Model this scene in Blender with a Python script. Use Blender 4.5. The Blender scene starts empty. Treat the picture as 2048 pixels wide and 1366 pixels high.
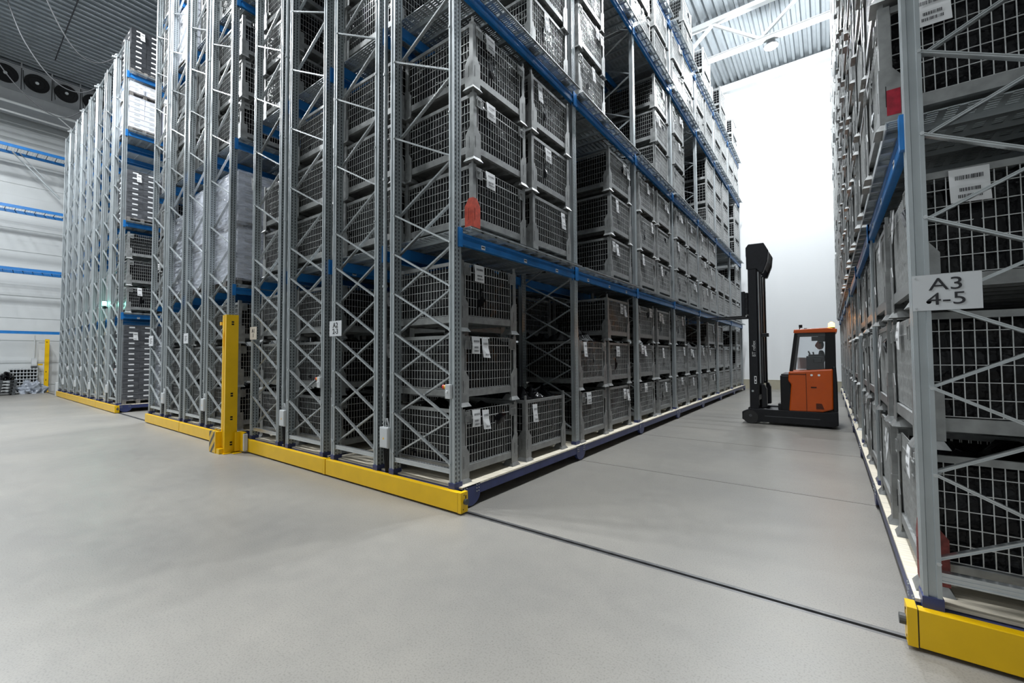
import bpy, bmesh, math, random
import numpy as np
from mathutils import Vector, Matrix, noise

R = random.Random(7)
PI = math.pi
scene = bpy.context.scene
COL = scene.collection

# ------------------------------------------------------------------ camera
F_PX, YAW, PITCH, ROLL = 856.55, 0.63696, 0.034416, -0.006229
EYE = Vector((0, 0, 1.7))
fwd = Vector((-math.sin(YAW) * math.cos(PITCH), math.cos(YAW) * math.cos(PITCH), math.sin(PITCH)))
rt0 = Vector((math.cos(YAW), math.sin(YAW), 0))
up0 = rt0.cross(fwd)
rt = rt0 * math.cos(ROLL) + up0 * math.sin(ROLL)
up = up0 * math.cos(ROLL) - rt0 * math.sin(ROLL)
cam = bpy.data.objects.new('camera', bpy.data.cameras.new('camera'))
cam.data.sensor_width = 36
cam.data.lens = F_PX * 36 / 2048
cam.data.clip_end = 200
M = Matrix((rt, up, -fwd)).transposed().to_4x4()
M.translation = EYE
cam.matrix_world = M
COL.objects.link(cam)
scene.camera = cam

# ------------------------------------------------------------------ light and exposure
world = bpy.data.worlds.new('world')
world.use_nodes = True
world.node_tree.nodes['Background'].inputs[0].default_value = (0.75, 0.85, 1, 1)
world.node_tree.nodes['Background'].inputs[1].default_value = 0.05
scene.world = world
vs = scene.view_settings
vs.view_transform = 'Standard'
vs.look = 'None'
vs.gamma = 1.0
vs.use_curve_mapping = False
vs.exposure = -0.04
scene.cycles.max_bounces = 7
scene.cycles.diffuse_bounces = 4
scene.cycles.glossy_bounces = 3
scene.cycles.transmission_bounces = 6
scene.cycles.transparent_max_bounces = 12
scene.cycles.sample_clamp_indirect = 6.0
LAMPS = []      # (x, y, z, power, kind)
for lx, ly, lw in [(-1.54, 19.47, 1900), (-1.54, 13.6, 2000), (-1.54, 8.0, 1700), (-1.54, 3.9, 850)]:
    LAMPS.append((lx, ly, 13.95, lw, 'aisle'))
for lx, lw in ((-27.0, 850), (-20.6, 1100), (-16.2, 1150), (-10.8, 1050), (-6.6, 420)):
    LAMPS.append((lx, -0.4 if lx < -18 else 0.5, 13.95, lw, 'corridor'))
for lx, lw in ((-24.0, 90), (-14.0, 110), (-4.5, 110), (6.0, 20)):
    LAMPS.append((lx, -7.5, 13.95, lw, 'corridor'))
LAMPS.append((-16.2, 9.0, 13.95, 600, 'aisle'))
LAMPS.append((-16.2, 16.0, 13.95, 500, 'aisle'))
for i, (lx, ly, lz, lw, kind) in enumerate(LAMPS):
    if i < 3:                                # prismatic bowl: throws light up and down
        l = bpy.data.lights.new('lamp_light', 'POINT')
        l.shadow_soft_size = 0.2
    else:
        l = bpy.data.lights.new('lamp_light', 'AREA')
        l.shape = 'DISK'
        l.size = 0.75
    l.energy = lw
    l.color = (0.93, 0.97, 1.0)
    lo = bpy.data.objects.new('lamp_light', l)
    lo.location = (lx, ly, lz - (0.42 if i < 3 else 0.16))
    COL.objects.link(lo)

# ------------------------------------------------------------------ materials
def mat(name, col, rough=0.5, metal=0.0, var=0.0, vscale=8.0, bump=0.0, bscale=40.0, emit=None, estr=0.0, spec=0.5,
        alpha=1.0, stretch=None, rvar=0.0):
    m = bpy.data.materials.new(name)
    m.use_nodes = True
    nt = m.node_tree
    b = nt.nodes['Principled BSDF']
    b.inputs['Base Color'].default_value = (*col, 1)
    b.inputs['Roughness'].default_value = rough
    b.inputs['Metallic'].default_value = metal
    b.inputs['Specular IOR Level'].default_value = spec
    b.inputs['Alpha'].default_value = alpha
    if emit:
        b.inputs['Emission Color'].default_value = (*emit, 1)
        b.inputs['Emission Strength'].default_value = estr
    if var or bump or rvar:
        tc = nt.nodes.new('ShaderNodeNewGeometry')
        mp = nt.nodes.new('ShaderNodeMapping')
        if stretch:
            mp.inputs['Scale'].default_value = stretch
        nt.links.new(tc.outputs['Position'], mp.inputs['Vector'])
    if var or rvar:
        n = nt.nodes.new('ShaderNodeTexNoise')
        n.inputs['Scale'].default_value = vscale
        n.inputs['Detail'].default_value = 4
        nt.links.new(mp.outputs[0], n.inputs['Vector'])
    if var:
        r = nt.nodes.new('ShaderNodeValToRGB')
        r.color_ramp.elements[0].position = 0.3
        r.color_ramp.elements[1].position = 0.7
        r.color_ramp.elements[0].color = (*[c * (1 - var) for c in col], 1)
        r.color_ramp.elements[1].color = (*[min(1, c * (1 + var)) for c in col], 1)
        nt.links.new(n.outputs['Fac'], r.inputs['Fac'])
        nt.links.new(r.outputs['Color'], b.inputs['Base Color'])
    if rvar:
        mr = nt.nodes.new('ShaderNodeMapRange')
        mr.inputs[1].default_value = 0.3
        mr.inputs[2].default_value = 0.7
        mr.inputs[3].default_value = max(0.02, rough - rvar)
        mr.inputs[4].default_value = rough + rvar
        nt.links.new(n.outputs['Fac'], mr.inputs[0])
        nt.links.new(mr.outputs[0], b.inputs['Roughness'])
    if bump:
        n2 = nt.nodes.new('ShaderNodeTexNoise')
        n2.inputs['Scale'].default_value = bscale
        n2.inputs['Detail'].default_value = 3
        nt.links.new(mp.outputs[0], n2.inputs['Vector'])
        bp = nt.nodes.new('ShaderNodeBump')
        bp.inputs['Strength'].default_value = bump
        bp.inputs['Distance'].default_value = 0.02
        nt.links.new(n2.outputs['Fac'], bp.inputs['Height'])
        nt.links.new(bp.outputs[0], b.inputs['Normal'])
    return m

galv = mat('galvanised_steel', (0.44, 0.475, 0.49), 0.36, 0.6, 0.07, 6, spec=0.5, rvar=0.04)
galv_bright = mat('bright_zinc', (0.62, 0.65, 0.66), 0.25, 0.8, 0.05, 8)
cage = mat('cage_steel', (0.30, 0.308, 0.305), 0.45, 0.5, 0.18, 14, rvar=0.1)
wire = mat('wire_steel', (0.60, 0.61, 0.605), 0.38, 0.5, 0.15, 25)
blue = mat('blue_paint', (0.014, 0.165, 0.47), 0.33, 0.0, 0.12, 6)
navy = mat('navy_paint', (0.030, 0.042, 0.135), 0.38, 0.0, 0.15, 6)
yellow = mat('yellow_paint', (0.80, 0.48, 0.0), 0.33, 0.0, 0.05, 5)
black = mat('black_paint', (0.008, 0.008, 0.009), 0.45, spec=0.3)
blackm = mat('black_steel', (0.009, 0.0095, 0.012), 0.3, 0.0, 0.2, 12, spec=0.3)
rubber = mat('rubber', (0.02, 0.02, 0.02), 0.7)
film = mat('black_film', (0.004, 0.004, 0.005), 0.16, 0.0, 0.0, bump=0.9, bscale=10, spec=0.24)
paper = mat('paper', (0.78, 0.79, 0.80), 0.6)
ink = mat('ink', (0.02, 0.02, 0.025), 0.6)
signm = mat('sign_sheet', (0.60, 0.62, 0.64), 0.45)
plyw = mat('plywood', (0.76, 0.69, 0.56), 0.6, 0.0, 0.2, 5, stretch=(1, 8, 1))
red = mat('red_paint', (0.50, 0.055, 0.025), 0.55, 0.0, 0.25, 25)
dullred = mat('dull_red_paint', (0.16, 0.035, 0.03), 0.7, 0.0, 0.4, 30)
crimson = mat('crimson_paint', (0.33, 0.012, 0.03), 0.5, 0.0, 0.3, 30)
orange = mat('orange_paint', (0.50, 0.075, 0.003), 0.35, 0.0, 0.05, 5)
dirtygrey = mat('grey_plastic', (0.42, 0.43, 0.43), 0.5)
lightgrey = mat('light_grey_plastic', (0.55, 0.57, 0.58), 0.4)
darkgrey = mat('dark_grey_plastic', (0.06, 0.065, 0.07), 0.45)
tray = mat('dark_carton', (0.022, 0.024, 0.028), 0.45, 0.0, 0.3, 6)
wtray = mat('white_carton', (0.58, 0.60, 0.66), 0.5, 0.0, 0.06, 6)
woodg = mat('grey_wood', (0.16, 0.15, 0.14), 0.8, 0.0, 0.3, 12)
wallm = mat('wall_panel', (0.60, 0.62, 0.62), 0.55, 0.0, 0.03, 1.5)
wallfar = mat('white_wall', (0.88, 0.90, 0.91), 0.5)
plinth = mat('beige_plinth', (0.42, 0.39, 0.30), 0.6, 0.0, 0.05, 3)
ceilm = mat('ceiling_sheet', (0.30, 0.33, 0.35), 0.38, 0.35, 0.05, 3)
trussm = mat('white_steel', (0.60, 0.62, 0.62), 0.45)
evapm = mat('evaporator_steel', (0.30, 0.31, 0.32), 0.5, 0.2, 0.05, 4)
skin = mat('skin', (0.55, 0.27, 0.2), 0.5)
cloth = mat('dark_workwear', (0.03, 0.05, 0.06), 0.8)
hairm = mat('hair', (0.04, 0.025, 0.015), 0.7)
lampglow = mat('lamp_glow', (1, 1, 1), 0.5, emit=(0.95, 0.98, 1.0), estr=60)
beaconm = mat('beacon_glow', (0.9, 0.3, 0.02), 0.3, emit=(1.0, 0.42, 0.06), estr=14)
greenglow = mat('green_glow', (0.1, 0.8, 0.6), 0.4, emit=(0.25, 1.0, 0.75), estr=12)
rubbercable = mat('grey_cable', (0.05, 0.052, 0.055), 0.85)
darkcable = mat('dark_cable', (0.04, 0.04, 0.045), 0.5)
redbtn = mat('red_button', (0.6, 0.03, 0.01), 0.35)
yelbtn = mat('yellow_button', (0.8, 0.45, 0.02), 0.35)
sheetm = mat('pale_sheeting', (0.34, 0.37, 0.42), 0.25, 0.0, 0.3, 3)
woodp = mat('blue_wood', (0.05, 0.15, 0.35), 0.6)

def film_material(name, col, a):
    m = bpy.data.materials.new(name)
    m.use_nodes = True
    nt = m.node_tree
    b = nt.nodes['Principled BSDF']
    b.inputs['Base Color'].default_value = (*col, 1)
    b.inputs['Roughness'].default_value = 0.18
    g = nt.nodes.new('ShaderNodeNewGeometry')
    mp = nt.nodes.new('ShaderNodeMapping')
    mp.inputs['Scale'].default_value = (1, 1, 5)
    n = nt.nodes.new('ShaderNodeTexNoise')
    n.inputs['Scale'].default_value = 4
    n.inputs['Detail'].default_value = 5
    nt.links.new(g.outputs['Position'], mp.inputs[0])
    nt.links.new(mp.outputs[0], n.inputs['Vector'])
    r = nt.nodes.new('ShaderNodeMapRange')
    r.inputs[1].default_value = 0.4
    r.inputs[2].default_value = 0.75
    r.inputs[3].default_value = a * 0.45
    r.inputs[4].default_value = min(1, a * 1.5)
    nt.links.new(n.outputs['Fac'], r.inputs[0])
    nt.links.new(r.outputs[0], b.inputs['Alpha'])
    bp = nt.nodes.new('ShaderNodeBump')
    bp.inputs['Strength'].default_value = 0.9
    bp.inputs['Distance'].default_value = 0.03
    nt.links.new(n.outputs['Fac'], bp.inputs['Height'])
    nt.links.new(bp.outputs[0], b.inputs['Normal'])
    return m
wrapw = film_material('clear_wrap', (0.55, 0.59, 0.67), 0.5)
wrapd = film_material('thin_wrap', (0.55, 0.57, 0.62), 0.13)

def glass_material():
    m = bpy.data.materials.new('cab_glass')
    m.use_nodes = True
    nt = m.node_tree
    nt.nodes.remove(nt.nodes['Principled BSDF'])
    t = nt.nodes.new('ShaderNodeBsdfTransparent')
    t.inputs[0].default_value = (0.95, 0.96, 0.97, 1)
    g = nt.nodes.new('ShaderNodeBsdfGlossy')
    g.inputs['Roughness'].default_value = 0.03
    x = nt.nodes.new('ShaderNodeMixShader')
    x.inputs[0].default_value = 0.04
    nt.links.new(t.outputs[0], x.inputs[1])
    nt.links.new(g.outputs[0], x.inputs[2])
    nt.links.new(x.outputs[0], nt.nodes['Material Output'].inputs[0])
    return m
glass = glass_material()

def post_material():
    """galvanised upright: rows of punched slots on the flanks"""
    m = mat('upright_steel', (0.44, 0.475, 0.49), 0.34, 0.65, 0.06, 6, rvar=0.04)
    nt = m.node_tree
    b = nt.nodes['Principled BSDF']
    tc = nt.nodes.new('ShaderNodeTexCoord')
    sp = nt.nodes.new('ShaderNodeSeparateXYZ')
    nt.links.new(tc.outputs['Object'], sp.inputs[0])
    g = nt.nodes.new('ShaderNodeNewGeometry')
    sn = nt.nodes.new('ShaderNodeSeparateXYZ')
    nt.links.new(tc.outputs['Normal'], sn.inputs[0])
    def mth(op, a, bb=None):
        n = nt.nodes.new('ShaderNodeMath')
        n.operation = op
        for k, v in enumerate((a, bb)):
            if v is None:
                continue
            if isinstance(v, (int, float)):
                n.inputs[k].default_value = v
            else:
                nt.links.new(v, n.inputs[k])
        return n.outputs[0]
    fz = mth('LESS_THAN', mth('FRACT', mth('MULTIPLY', sp.outputs[2], 20.0)), 0.55)
    ay = mth('ABSOLUTE', mth('SUBTRACT', mth('ABSOLUTE', sp.outputs[1]), 0.025))
    fy = mth('LESS_THAN', ay, 0.006)
    fx = mth('GREATER_THAN', mth('ABSOLUTE', sn.outputs[0]), 0.7)
    fac = mth('MULTIPLY', mth('MULTIPLY', fz, fy), fx)
    src = b.inputs['Base Color'].links[0].from_socket
    mx = nt.nodes.new('ShaderNodeMix')
    mx.data_type = 'RGBA'
    nt.links.new(fac, mx.inputs[0])
    nt.links.new(src, mx.inputs[6])
    mx.inputs[7].default_value = (0.015, 0.015, 0.018, 1)
    nt.links.new(mx.outputs[2], b.inputs['Base Color'])
    return m
postm = post_material()

def floor_material():
    m = mat('polished_concrete', (0.36, 0.352, 0.335), 0.34)
    nt = m.node_tree
    b = nt.nodes['Principled BSDF']
    g = nt.nodes.new('ShaderNodeNewGeometry')
    n1 = nt.nodes.new('ShaderNodeTexNoise'); n1.inputs['Scale'].default_value = 0.55; n1.inputs['Detail'].default_value = 5
    n2 = nt.nodes.new('ShaderNodeTexNoise'); n2.inputs['Scale'].default_value = 90; n2.inputs['Detail'].default_value = 3
    n3 = nt.nodes.new('ShaderNodeTexNoise'); n3.inputs['Scale'].default_value = 6; n3.inputs['Detail'].default_value = 6
    for n in (n1, n2, n3):
        nt.links.new(g.outputs['Position'], n.inputs['Vector'])
    r1 = nt.nodes.new('ShaderNodeValToRGB')
    r1.color_ramp.elements[0].position = 0.35; r1.color_ramp.elements[0].color = (0.242, 0.232, 0.214, 1)
    r1.color_ramp.elements[1].position = 0.65; r1.color_ramp.elements[1].color = (0.292, 0.277, 0.250, 1)
    nt.links.new(n1.outputs['Fac'], r1.inputs[0])
    r2 = nt.nodes.new('ShaderNodeValToRGB')
    r2.color_ramp.elements[0].position = 0.28; r2.color_ramp.elements[0].color = (0.72, 0.72, 0.72, 1)
    r2.color_ramp.elements[1].position = 0.5; r2.color_ramp.elements[1].color = (1, 1, 1, 1)
    nt.links.new(n2.outputs['Fac'], r2.inputs[0])
    r3 = nt.nodes.new('ShaderNodeValToRGB')
    r3.color_ramp.elements[0].position = 0.3; r3.color_ramp.elements[0].color = (0.965, 0.965, 0.965, 1)
    r3.color_ramp.elements[1].position = 0.7; r3.color_ramp.elements[1].color = (1.02, 1.015, 1.005, 1)
    nt.links.new(n3.outputs['Fac'], r3.inputs[0])
    prev = r1.outputs[0]
    for r in (r2, r3):
        mx = nt.nodes.new('ShaderNodeMix'); mx.data_type = 'RGBA'; mx.blend_type = 'MULTIPLY'
        mx.inputs[0].default_value = 1.0
        nt.links.new(prev, mx.inputs[6]); nt.links.new(r.outputs[0], mx.inputs[7])
        prev = mx.outputs[2]
    nt.links.new(prev, b.inputs['Base Color'])
    mr = nt.nodes.new('ShaderNodeMapRange')
    mr.inputs[1].default_value = 0.3; mr.inputs[2].default_value = 0.7
    mr.inputs[3].default_value = 0.36; mr.inputs[4].default_value = 0.42
    nt.links.new(n3.outputs['Fac'], mr.inputs[0])
    nt.links.new(mr.outputs[0], b.inputs['Roughness'])
    return m
floorm = floor_material()

def hazard_material():
    m = mat('hazard_stripes', (0.72, 0.42, 0.0), 0.4)
    nt = m.node_tree
    b = nt.nodes['Principled BSDF']
    tc = nt.nodes.new('ShaderNodeTexCoord')
    sp = nt.nodes.new('ShaderNodeSeparateXYZ')
    nt.links.new(tc.outputs['Object'], sp.inputs[0])
    a = nt.nodes.new('ShaderNodeMath'); a.operation = 'SUBTRACT'
    nt.links.new(sp.outputs[2], a.inputs[0]); nt.links.new(sp.outputs[0], a.inputs[1])
    s = nt.nodes.new('ShaderNodeMath'); s.operation = 'MULTIPLY'; s.inputs[1].default_value = 5.2
    nt.links.new(a.outputs[0], s.inputs[0])
    f = nt.nodes.new('ShaderNodeMath'); f.operation = 'FRACT'
    nt.links.new(s.outputs[0], f.inputs[0])
    c = nt.nodes.new('ShaderNodeMath'); c.operation = 'LESS_THAN'; c.inputs[1].default_value = 0.45
    nt.links.new(f.outputs[0], c.inputs[0])
    mx = nt.nodes.new('ShaderNodeMix'); mx.data_type = 'RGBA'
    nt.links.new(c.outputs[0], mx.inputs[0])
    mx.inputs[6].default_value = (0.65, 0.40, 0.03, 1); mx.inputs[7].default_value = (0.05, 0.05, 0.05, 1)
    nt.links.new(mx.outputs[2], b.inputs['Base Color'])
    return m
hazard = hazard_material()

# ------------------------------------------------------------------ mesh helpers
class MB:
    def __init__(s):
        s.v = []; s.f = []; s.m = []
    def quad(s, pts, mi=0):
        k = len(s.v); s.v += [tuple(p) for p in pts]; s.f.append(tuple(range(k, k + len(pts)))); s.m.append(mi)
    def box(s, x0, x1, y0, y1, z0, z1, mi=0):
        k = len(s.v)
        s.v += [(x0, y0, z0), (x1, y0, z0), (x1, y1, z0), (x0, y1, z0), (x0, y0, z1), (x1, y0, z1), (x1, y1, z1), (x0, y1, z1)]
        for f in ((3, 2, 1, 0), (4, 5, 6, 7), (0, 1, 5, 4), (1, 2, 6, 5), (2, 3, 7, 6), (3, 0, 4, 7)):
            s.f.append(tuple(k + i for i in f)); s.m.append(mi)
        return s
    def frustum(s, cx, cy, z0, a0, b0, z1, a1, b1, mi=0):
        k = len(s.v)
        for z, a, b in ((z0, a0, b0), (z1, a1, b1)):
            s.v += [(cx - a, cy - b, z), (cx + a, cy - b, z), (cx + a, cy + b, z), (cx - a, cy + b, z)]
        for f in ((3, 2, 1, 0), (4, 5, 6, 7), (0, 1, 5, 4), (1, 2, 6, 5), (2, 3, 7, 6), (3, 0, 4, 7)):
            s.f.append(tuple(k + i for i in f)); s.m.append(mi)
    def prism(s, pts, axis, a, b, mi=0):
        """outline in the plane across axis, extruded from a to b. axis x: pts (y,z); y: (x,z); z: (x,y)"""
        k = len(s.v); n = len(pts)
        for t in (a, b):
            for p, q in pts:
                s.v.append({'x': (t, p, q), 'y': (p, t, q), 'z': (p, q, t)}[axis])
        s.f.append(tuple(k + n - 1 - i for i in range(n))); s.m.append(mi)
        s.f.append(tuple(k + n + i for i in range(n))); s.m.append(mi)
        for i in range(n):
            j = (i + 1) % n
            s.f.append((k + i, k + j, k + n + j, k + n + i)); s.m.append(mi)
        return s
    def rod(s, p, q, w, h=None, upv=(0, 0, 1), mi=0, n=4, caps=True):
        p = Vector(p); q = Vector(q); d = (q - p).normalized()
        u = Vector(upv)
        if abs(d.dot(u)) > 0.98:
            u = Vector((1, 0, 0))
        a = d.cross(u).normalized(); b = a.cross(d).normalized()
        h = w if h is None else h
        k = len(s.v)
        if n == 4:
            offs = [(-w / 2, -h / 2), (w / 2, -h / 2), (w / 2, h / 2), (-w / 2, h / 2)]
        else:
            offs = [(w / 2 * math.cos(2 * PI * i / n), h / 2 * math.sin(2 * PI * i / n)) for i in range(n)]
        for c in (p, q):
            for o in offs:
                s.v.append(tuple(c + a * o[0] + b * o[1]))
        for i in range(n):
            j = (i + 1) % n
            s.f.append((k + i, k + j, k + n + j, k + n + i)); s.m.append(mi)
        if caps:
            s.f.append(tuple(k + n - 1 - i for i in range(n))); s.m.append(mi)
            s.f.append(tuple(k + n + i for i in range(n))); s.m.append(mi)
        return s
    def path(s, pts, r, n=6, mi=0):
        for i in range(len(pts) - 1):
            s.rod(pts[i], pts[i + 1], 2 * r, None, mi=mi, n=n, caps=True)
        return s
    def mesh(s, name, mats, smooth=False):
        me = bpy.data.meshes.new(name)
        me.from_pydata(s.v, [], s.f)
        if not isinstance(mats, (list, tuple)):
            mats = [mats]
        for m in mats:
            me.materials.append(m)
        me.polygons.foreach_set('material_index', s.m)
        if smooth:
            me.polygons.foreach_set('use_smooth', [True] * len(s.f))
        me.update()
        return me

def tag(o, label=None, cat=None, group=None, kind=None):
    if label: o['label'] = label
    if cat: o['category'] = cat
    if group: o['group'] = group
    if kind: o['kind'] = kind
    return o
def ob(name, me, parent=None, loc=(0, 0, 0), rz=0.0):
    o = bpy.data.objects.new(name, me)
    o.location = loc
    if rz: o.rotation_euler = (0, 0, rz)
    if parent: o.parent = parent
    COL.objects.link(o)
    return o
def empty(name, loc=(0, 0, 0), rz=0.0, parent=None):
    o = ob(name, None, parent, loc, rz)
    o.empty_display_size = 0.1
    return o
CACHE = {}
def cached(key, fn):
    if key not in CACHE:
        CACHE[key] = fn()
    return CACHE[key]
def bevel(o, w=0.01, seg=2):
    b = o.modifiers.new('bevel', 'BEVEL'); b.width = w; b.segments = seg; b.limit_method = 'ANGLE'
    return o

# ------------------------------------------------------------------ layout
Y0, PITCH_Y, NB = 3.505, 2.818, 7          # first upright centre, bay pitch, bays
LEV = [0.25, 3.17, 6.13, 9.09, 11.02]      # deck tops
WALL_L, WALL_R, WALL_F, WALL_N, CEIL = -33.4, 14.0, 24.65, -13.0, 15.85

# ------------------------------------------------------------------ structure
def struct(name, mb, m, parent=None, loc=(0, 0, 0)):
    o = ob(name, mb.mesh(name, m), parent, loc)
    if not parent: o['kind'] = 'structure'
    return o
rails = [Y0 + PITCH_Y * i for i in range(NB + 1)]
mb = MB()
ys = [WALL_N] + [v for r in rails for v in (r - 0.045, r + 0.045)] + [WALL_F]
for i in range(0, len(ys), 2):
    mb.box(WALL_L, WALL_R, ys[i], ys[i + 1], -0.15, 0)
mb.box(WALL_L, WALL_R, WALL_N, WALL_F, -0.30, -0.151)
floor = struct('floor', mb, floorm)
tag(floor, 'polished grey concrete floor with narrow steel rail slots')
railm = mat('rail_steel', (0.17, 0.17, 0.17), 0.4, 0.6, 0.2, 10)
def rail_mesh(g, m_):
    m = MB()
    m.box(WALL_L, WALL_R, -0.045, -g, -0.149, -0.0005)
    m.box(WALL_L, WALL_R, g, 0.045, -0.149, -0.0005)
    m.box(WALL_L, WALL_R, -g, g, -0.149, -0.03, 1)
    return m.mesh('rail', [m_, black])
rm = rail_mesh(0.016, railm); rm2 = rail_mesh(0.007, floorm)
for r in rails:
    ob('floor_rail', rm if r == rails[0] else rm2, floor, (0, r, 0))

def wall(name, mb, m, label):
    o = struct(name, mb, m); tag(o, label); return o
mb = MB(); mb.box(WALL_L - 0.2, WALL_R + 0.2, WALL_F, WALL_F + 0.2, -0.3, CEIL + 0.4)
wf = wall('wall_far', mb, wallfar, 'bright white insulated wall closing the far end of the aisle')
mb = MB(); mb.box(WALL_L, WALL_R, -0.05, 0, 0.0, 0.44); mb.box(WALL_L, WALL_R, -0.06, 0, 0.44, 0.455)
pl = struct('baseboard_far', mb, plinth, None, (0, WALL_F, 0)); tag(pl, 'beige concrete plinth at the foot of the far white wall')
mb = MB(); mb.box(WALL_L - 0.2, WALL_L, WALL_N, WALL_F, -0.3, CEIL + 0.4)
z = 0.9
wl = wall('wall_left', mb, wallm, 'pale grey panelled side wall behind the blue wall rack')
def panel_mesh():
    m = MB(); m.box(0, 0.03, WALL_N + 0.02, WALL_F - 0.02, 0.02, 1.13); m.box(0.03, 0.034, WALL_N + 0.02, WALL_F - 0.02, 0.56, 0.575)
    return m.mesh('wall_panel', wallm)
pm = panel_mesh()
for i in range(12):
    ob('wall_panel', pm, wl, (WALL_L, 0, 0.35 + 1.15 * i))
mb = MB(); mb.box(WALL_R, WALL_R + 0.2, WALL_N, WALL_F, -0.3, CEIL + 0.4)
wall('wall_right', mb, wallm, 'pale grey panelled side wall')
mb = MB(); mb.box(WALL_L, WALL_R, WALL_N - 0.2, WALL_N, -0.3, CEIL + 0.4)
wall('wall_near', mb, wallm, 'pale grey panelled wall')
# corrugated ceiling, flutes running along y
mb = MB()
x = WALL_L; prof = []
while x < WALL_R:
    prof += [(x, CEIL), (x + 0.11, CEIL), (x + 0.15, CEIL + 0.11), (x + 0.29, CEIL + 0.11), (x + 0.33, CEIL)]
    x += 0.33
for (a, za), (b, zb) in zip(prof[:-1], prof[1:]):
    if b > a:
        mb.quad([(a, WALL_N, za), (a, WALL_F, za), (b, WALL_F, zb), (b, WALL_N, zb)])
mb.box(WALL_L, WALL_R, WALL_N, WALL_F, CEIL + 0.2, CEIL + 0.3)
ce = struct('ceiling', mb, ceilm); tag(ce, 'grey corrugated steel roof deck over the whole hall')
mb = MB(); mb.box(WALL_L, WALL_R, WALL_F - 0.35, WALL_F - 0.02, CEIL - 0.42, CEIL - 0.05)
tr = struct('trim_1', mb, trussm); tag(tr, 'pale edge beam where roof deck meets the far wall')
# corner column and rain pipe at the far wall
mb = MB(); mb.box(-4.22, -3.84, WALL_F - 0.10, WALL_F - 0.001, 0.0, CEIL - 0.43); mb.box(-4.12, -3.94, WALL_F - 0.16, WALL_F - 0.1, 0, CEIL - 0.43)
tr = struct('trim_2', mb, trussm); tag(tr, 'white wall column beside the far end of the central rack')

def truss(y, zt, zb):
    t = empty('roof_truss', (0, y, 0)); t['kind'] = 'structure'
    tag(t, {19.3: 'white lattice roof truss spanning the aisle under the bright lamp'}.get(y, 'white lattice roof truss'))
    m = MB(); m.box(WALL_L, WALL_R, -0.11, 0.11, zt - 0.20, zt); ob('top_chord', m.mesh('top_chord', trussm), t)
    m = MB(); m.box(WALL_L, WALL_R, -0.09, 0.09, zb - 0.16, zb - 0.13); m.box(WALL_L, WALL_R, -0.09, 0.09, zb, zb + 0.03)
    m.box(WALL_L, WALL_R, -0.05, 0.05, zb - 0.13, zb)
    ob('bottom_chord', m.mesh('bottom_chord', trussm), t)
    sp = 1.72; h = zt - 0.2 - zb
    def web(k):
        m = MB(); m.rod((0, 0, 0), (k * sp, 0, h), 0.11, 0.11); return m.mesh('web_member', trussm)
    wa = cached(('web', 1, h), lambda: web(1)); wb = cached(('web', -1, h), lambda: web(-1))
    x = -2.69 - 18 * sp + 0.8
    while x < WALL_R - 1.8:
        if x > WALL_L + 1.8:
            ob('web_member', wa, t, (x, 0, zb + 0.02)); ob('web_member', wb, t, (x, 0, zb + 0.02))
        x += 2 * sp
truss(19.3, CEIL, 14.25)
truss(7.3, CEIL, 14.25)
truss(-4.7, CEIL, 14.25)

# ------------------------------------------------------------------ high bay lamps
def lamp_meshes():
    h = MB()
    n = 20
    def ring(r, z): return [(r * math.cos(2 * PI * i / n), r * math.sin(2 * PI * i / n), z) for i in range(n)]
    prof = [(0.08, 0.30), (0.13, 0.26), (0.15, 0.06), (0.25, 0.0), (0.25, -0.04), (0.22, -0.04)]
    for (r0, z0), (r1, z1) in zip(prof[:-1], prof[1:]):
        a, b = ring(r0, z0), ring(r1, z1)
        for i in range(n):
            j = (i + 1) % n
            h.quad([a[j], a[i], b[i], b[j]])
    h.quad(ring(0.08, 0.30))
    d = MB()
    prof = [(0.22, -0.03), (0.20, -0.08), (0.12, -0.12), (0.02, -0.13)]
    for (r0, z0), (r1, z1) in zip(prof[:-1], prof[1:]):
        a, b = ring(r0, z0), ring(r1, z1)
        for i in range(n):
            j = (i + 1) % n
            d.quad([a[j], a[i], b[i], b[j]])
    s = MB(); s.rod((0, 0, 0.3), (0, 0, CEIL - 13.96), 0.02, n=6)
    return h.mesh('housing', darkgrey), d.mesh('diffuser', lampglow), s.mesh('suspension_rod', trussm)
lh, ld, lr = lamp_meshes()
for i, (lx, ly, lz, lw, kind) in enumerate(LAMPS[:3]):
    t = empty('high_bay_lamp', (lx, ly, lz))
    tag(t, ['round high bay lamp glaring under the roof truss at the far end of the aisle', 'round high bay lamp over the middle of the aisle, above the reach truck', 'round high bay lamp over the near part of the aisle'][i], 'lamp')
    ob('housing', lh, t); ob('diffuser', ld, t); ob('suspension_rod', lr, t)

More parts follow.
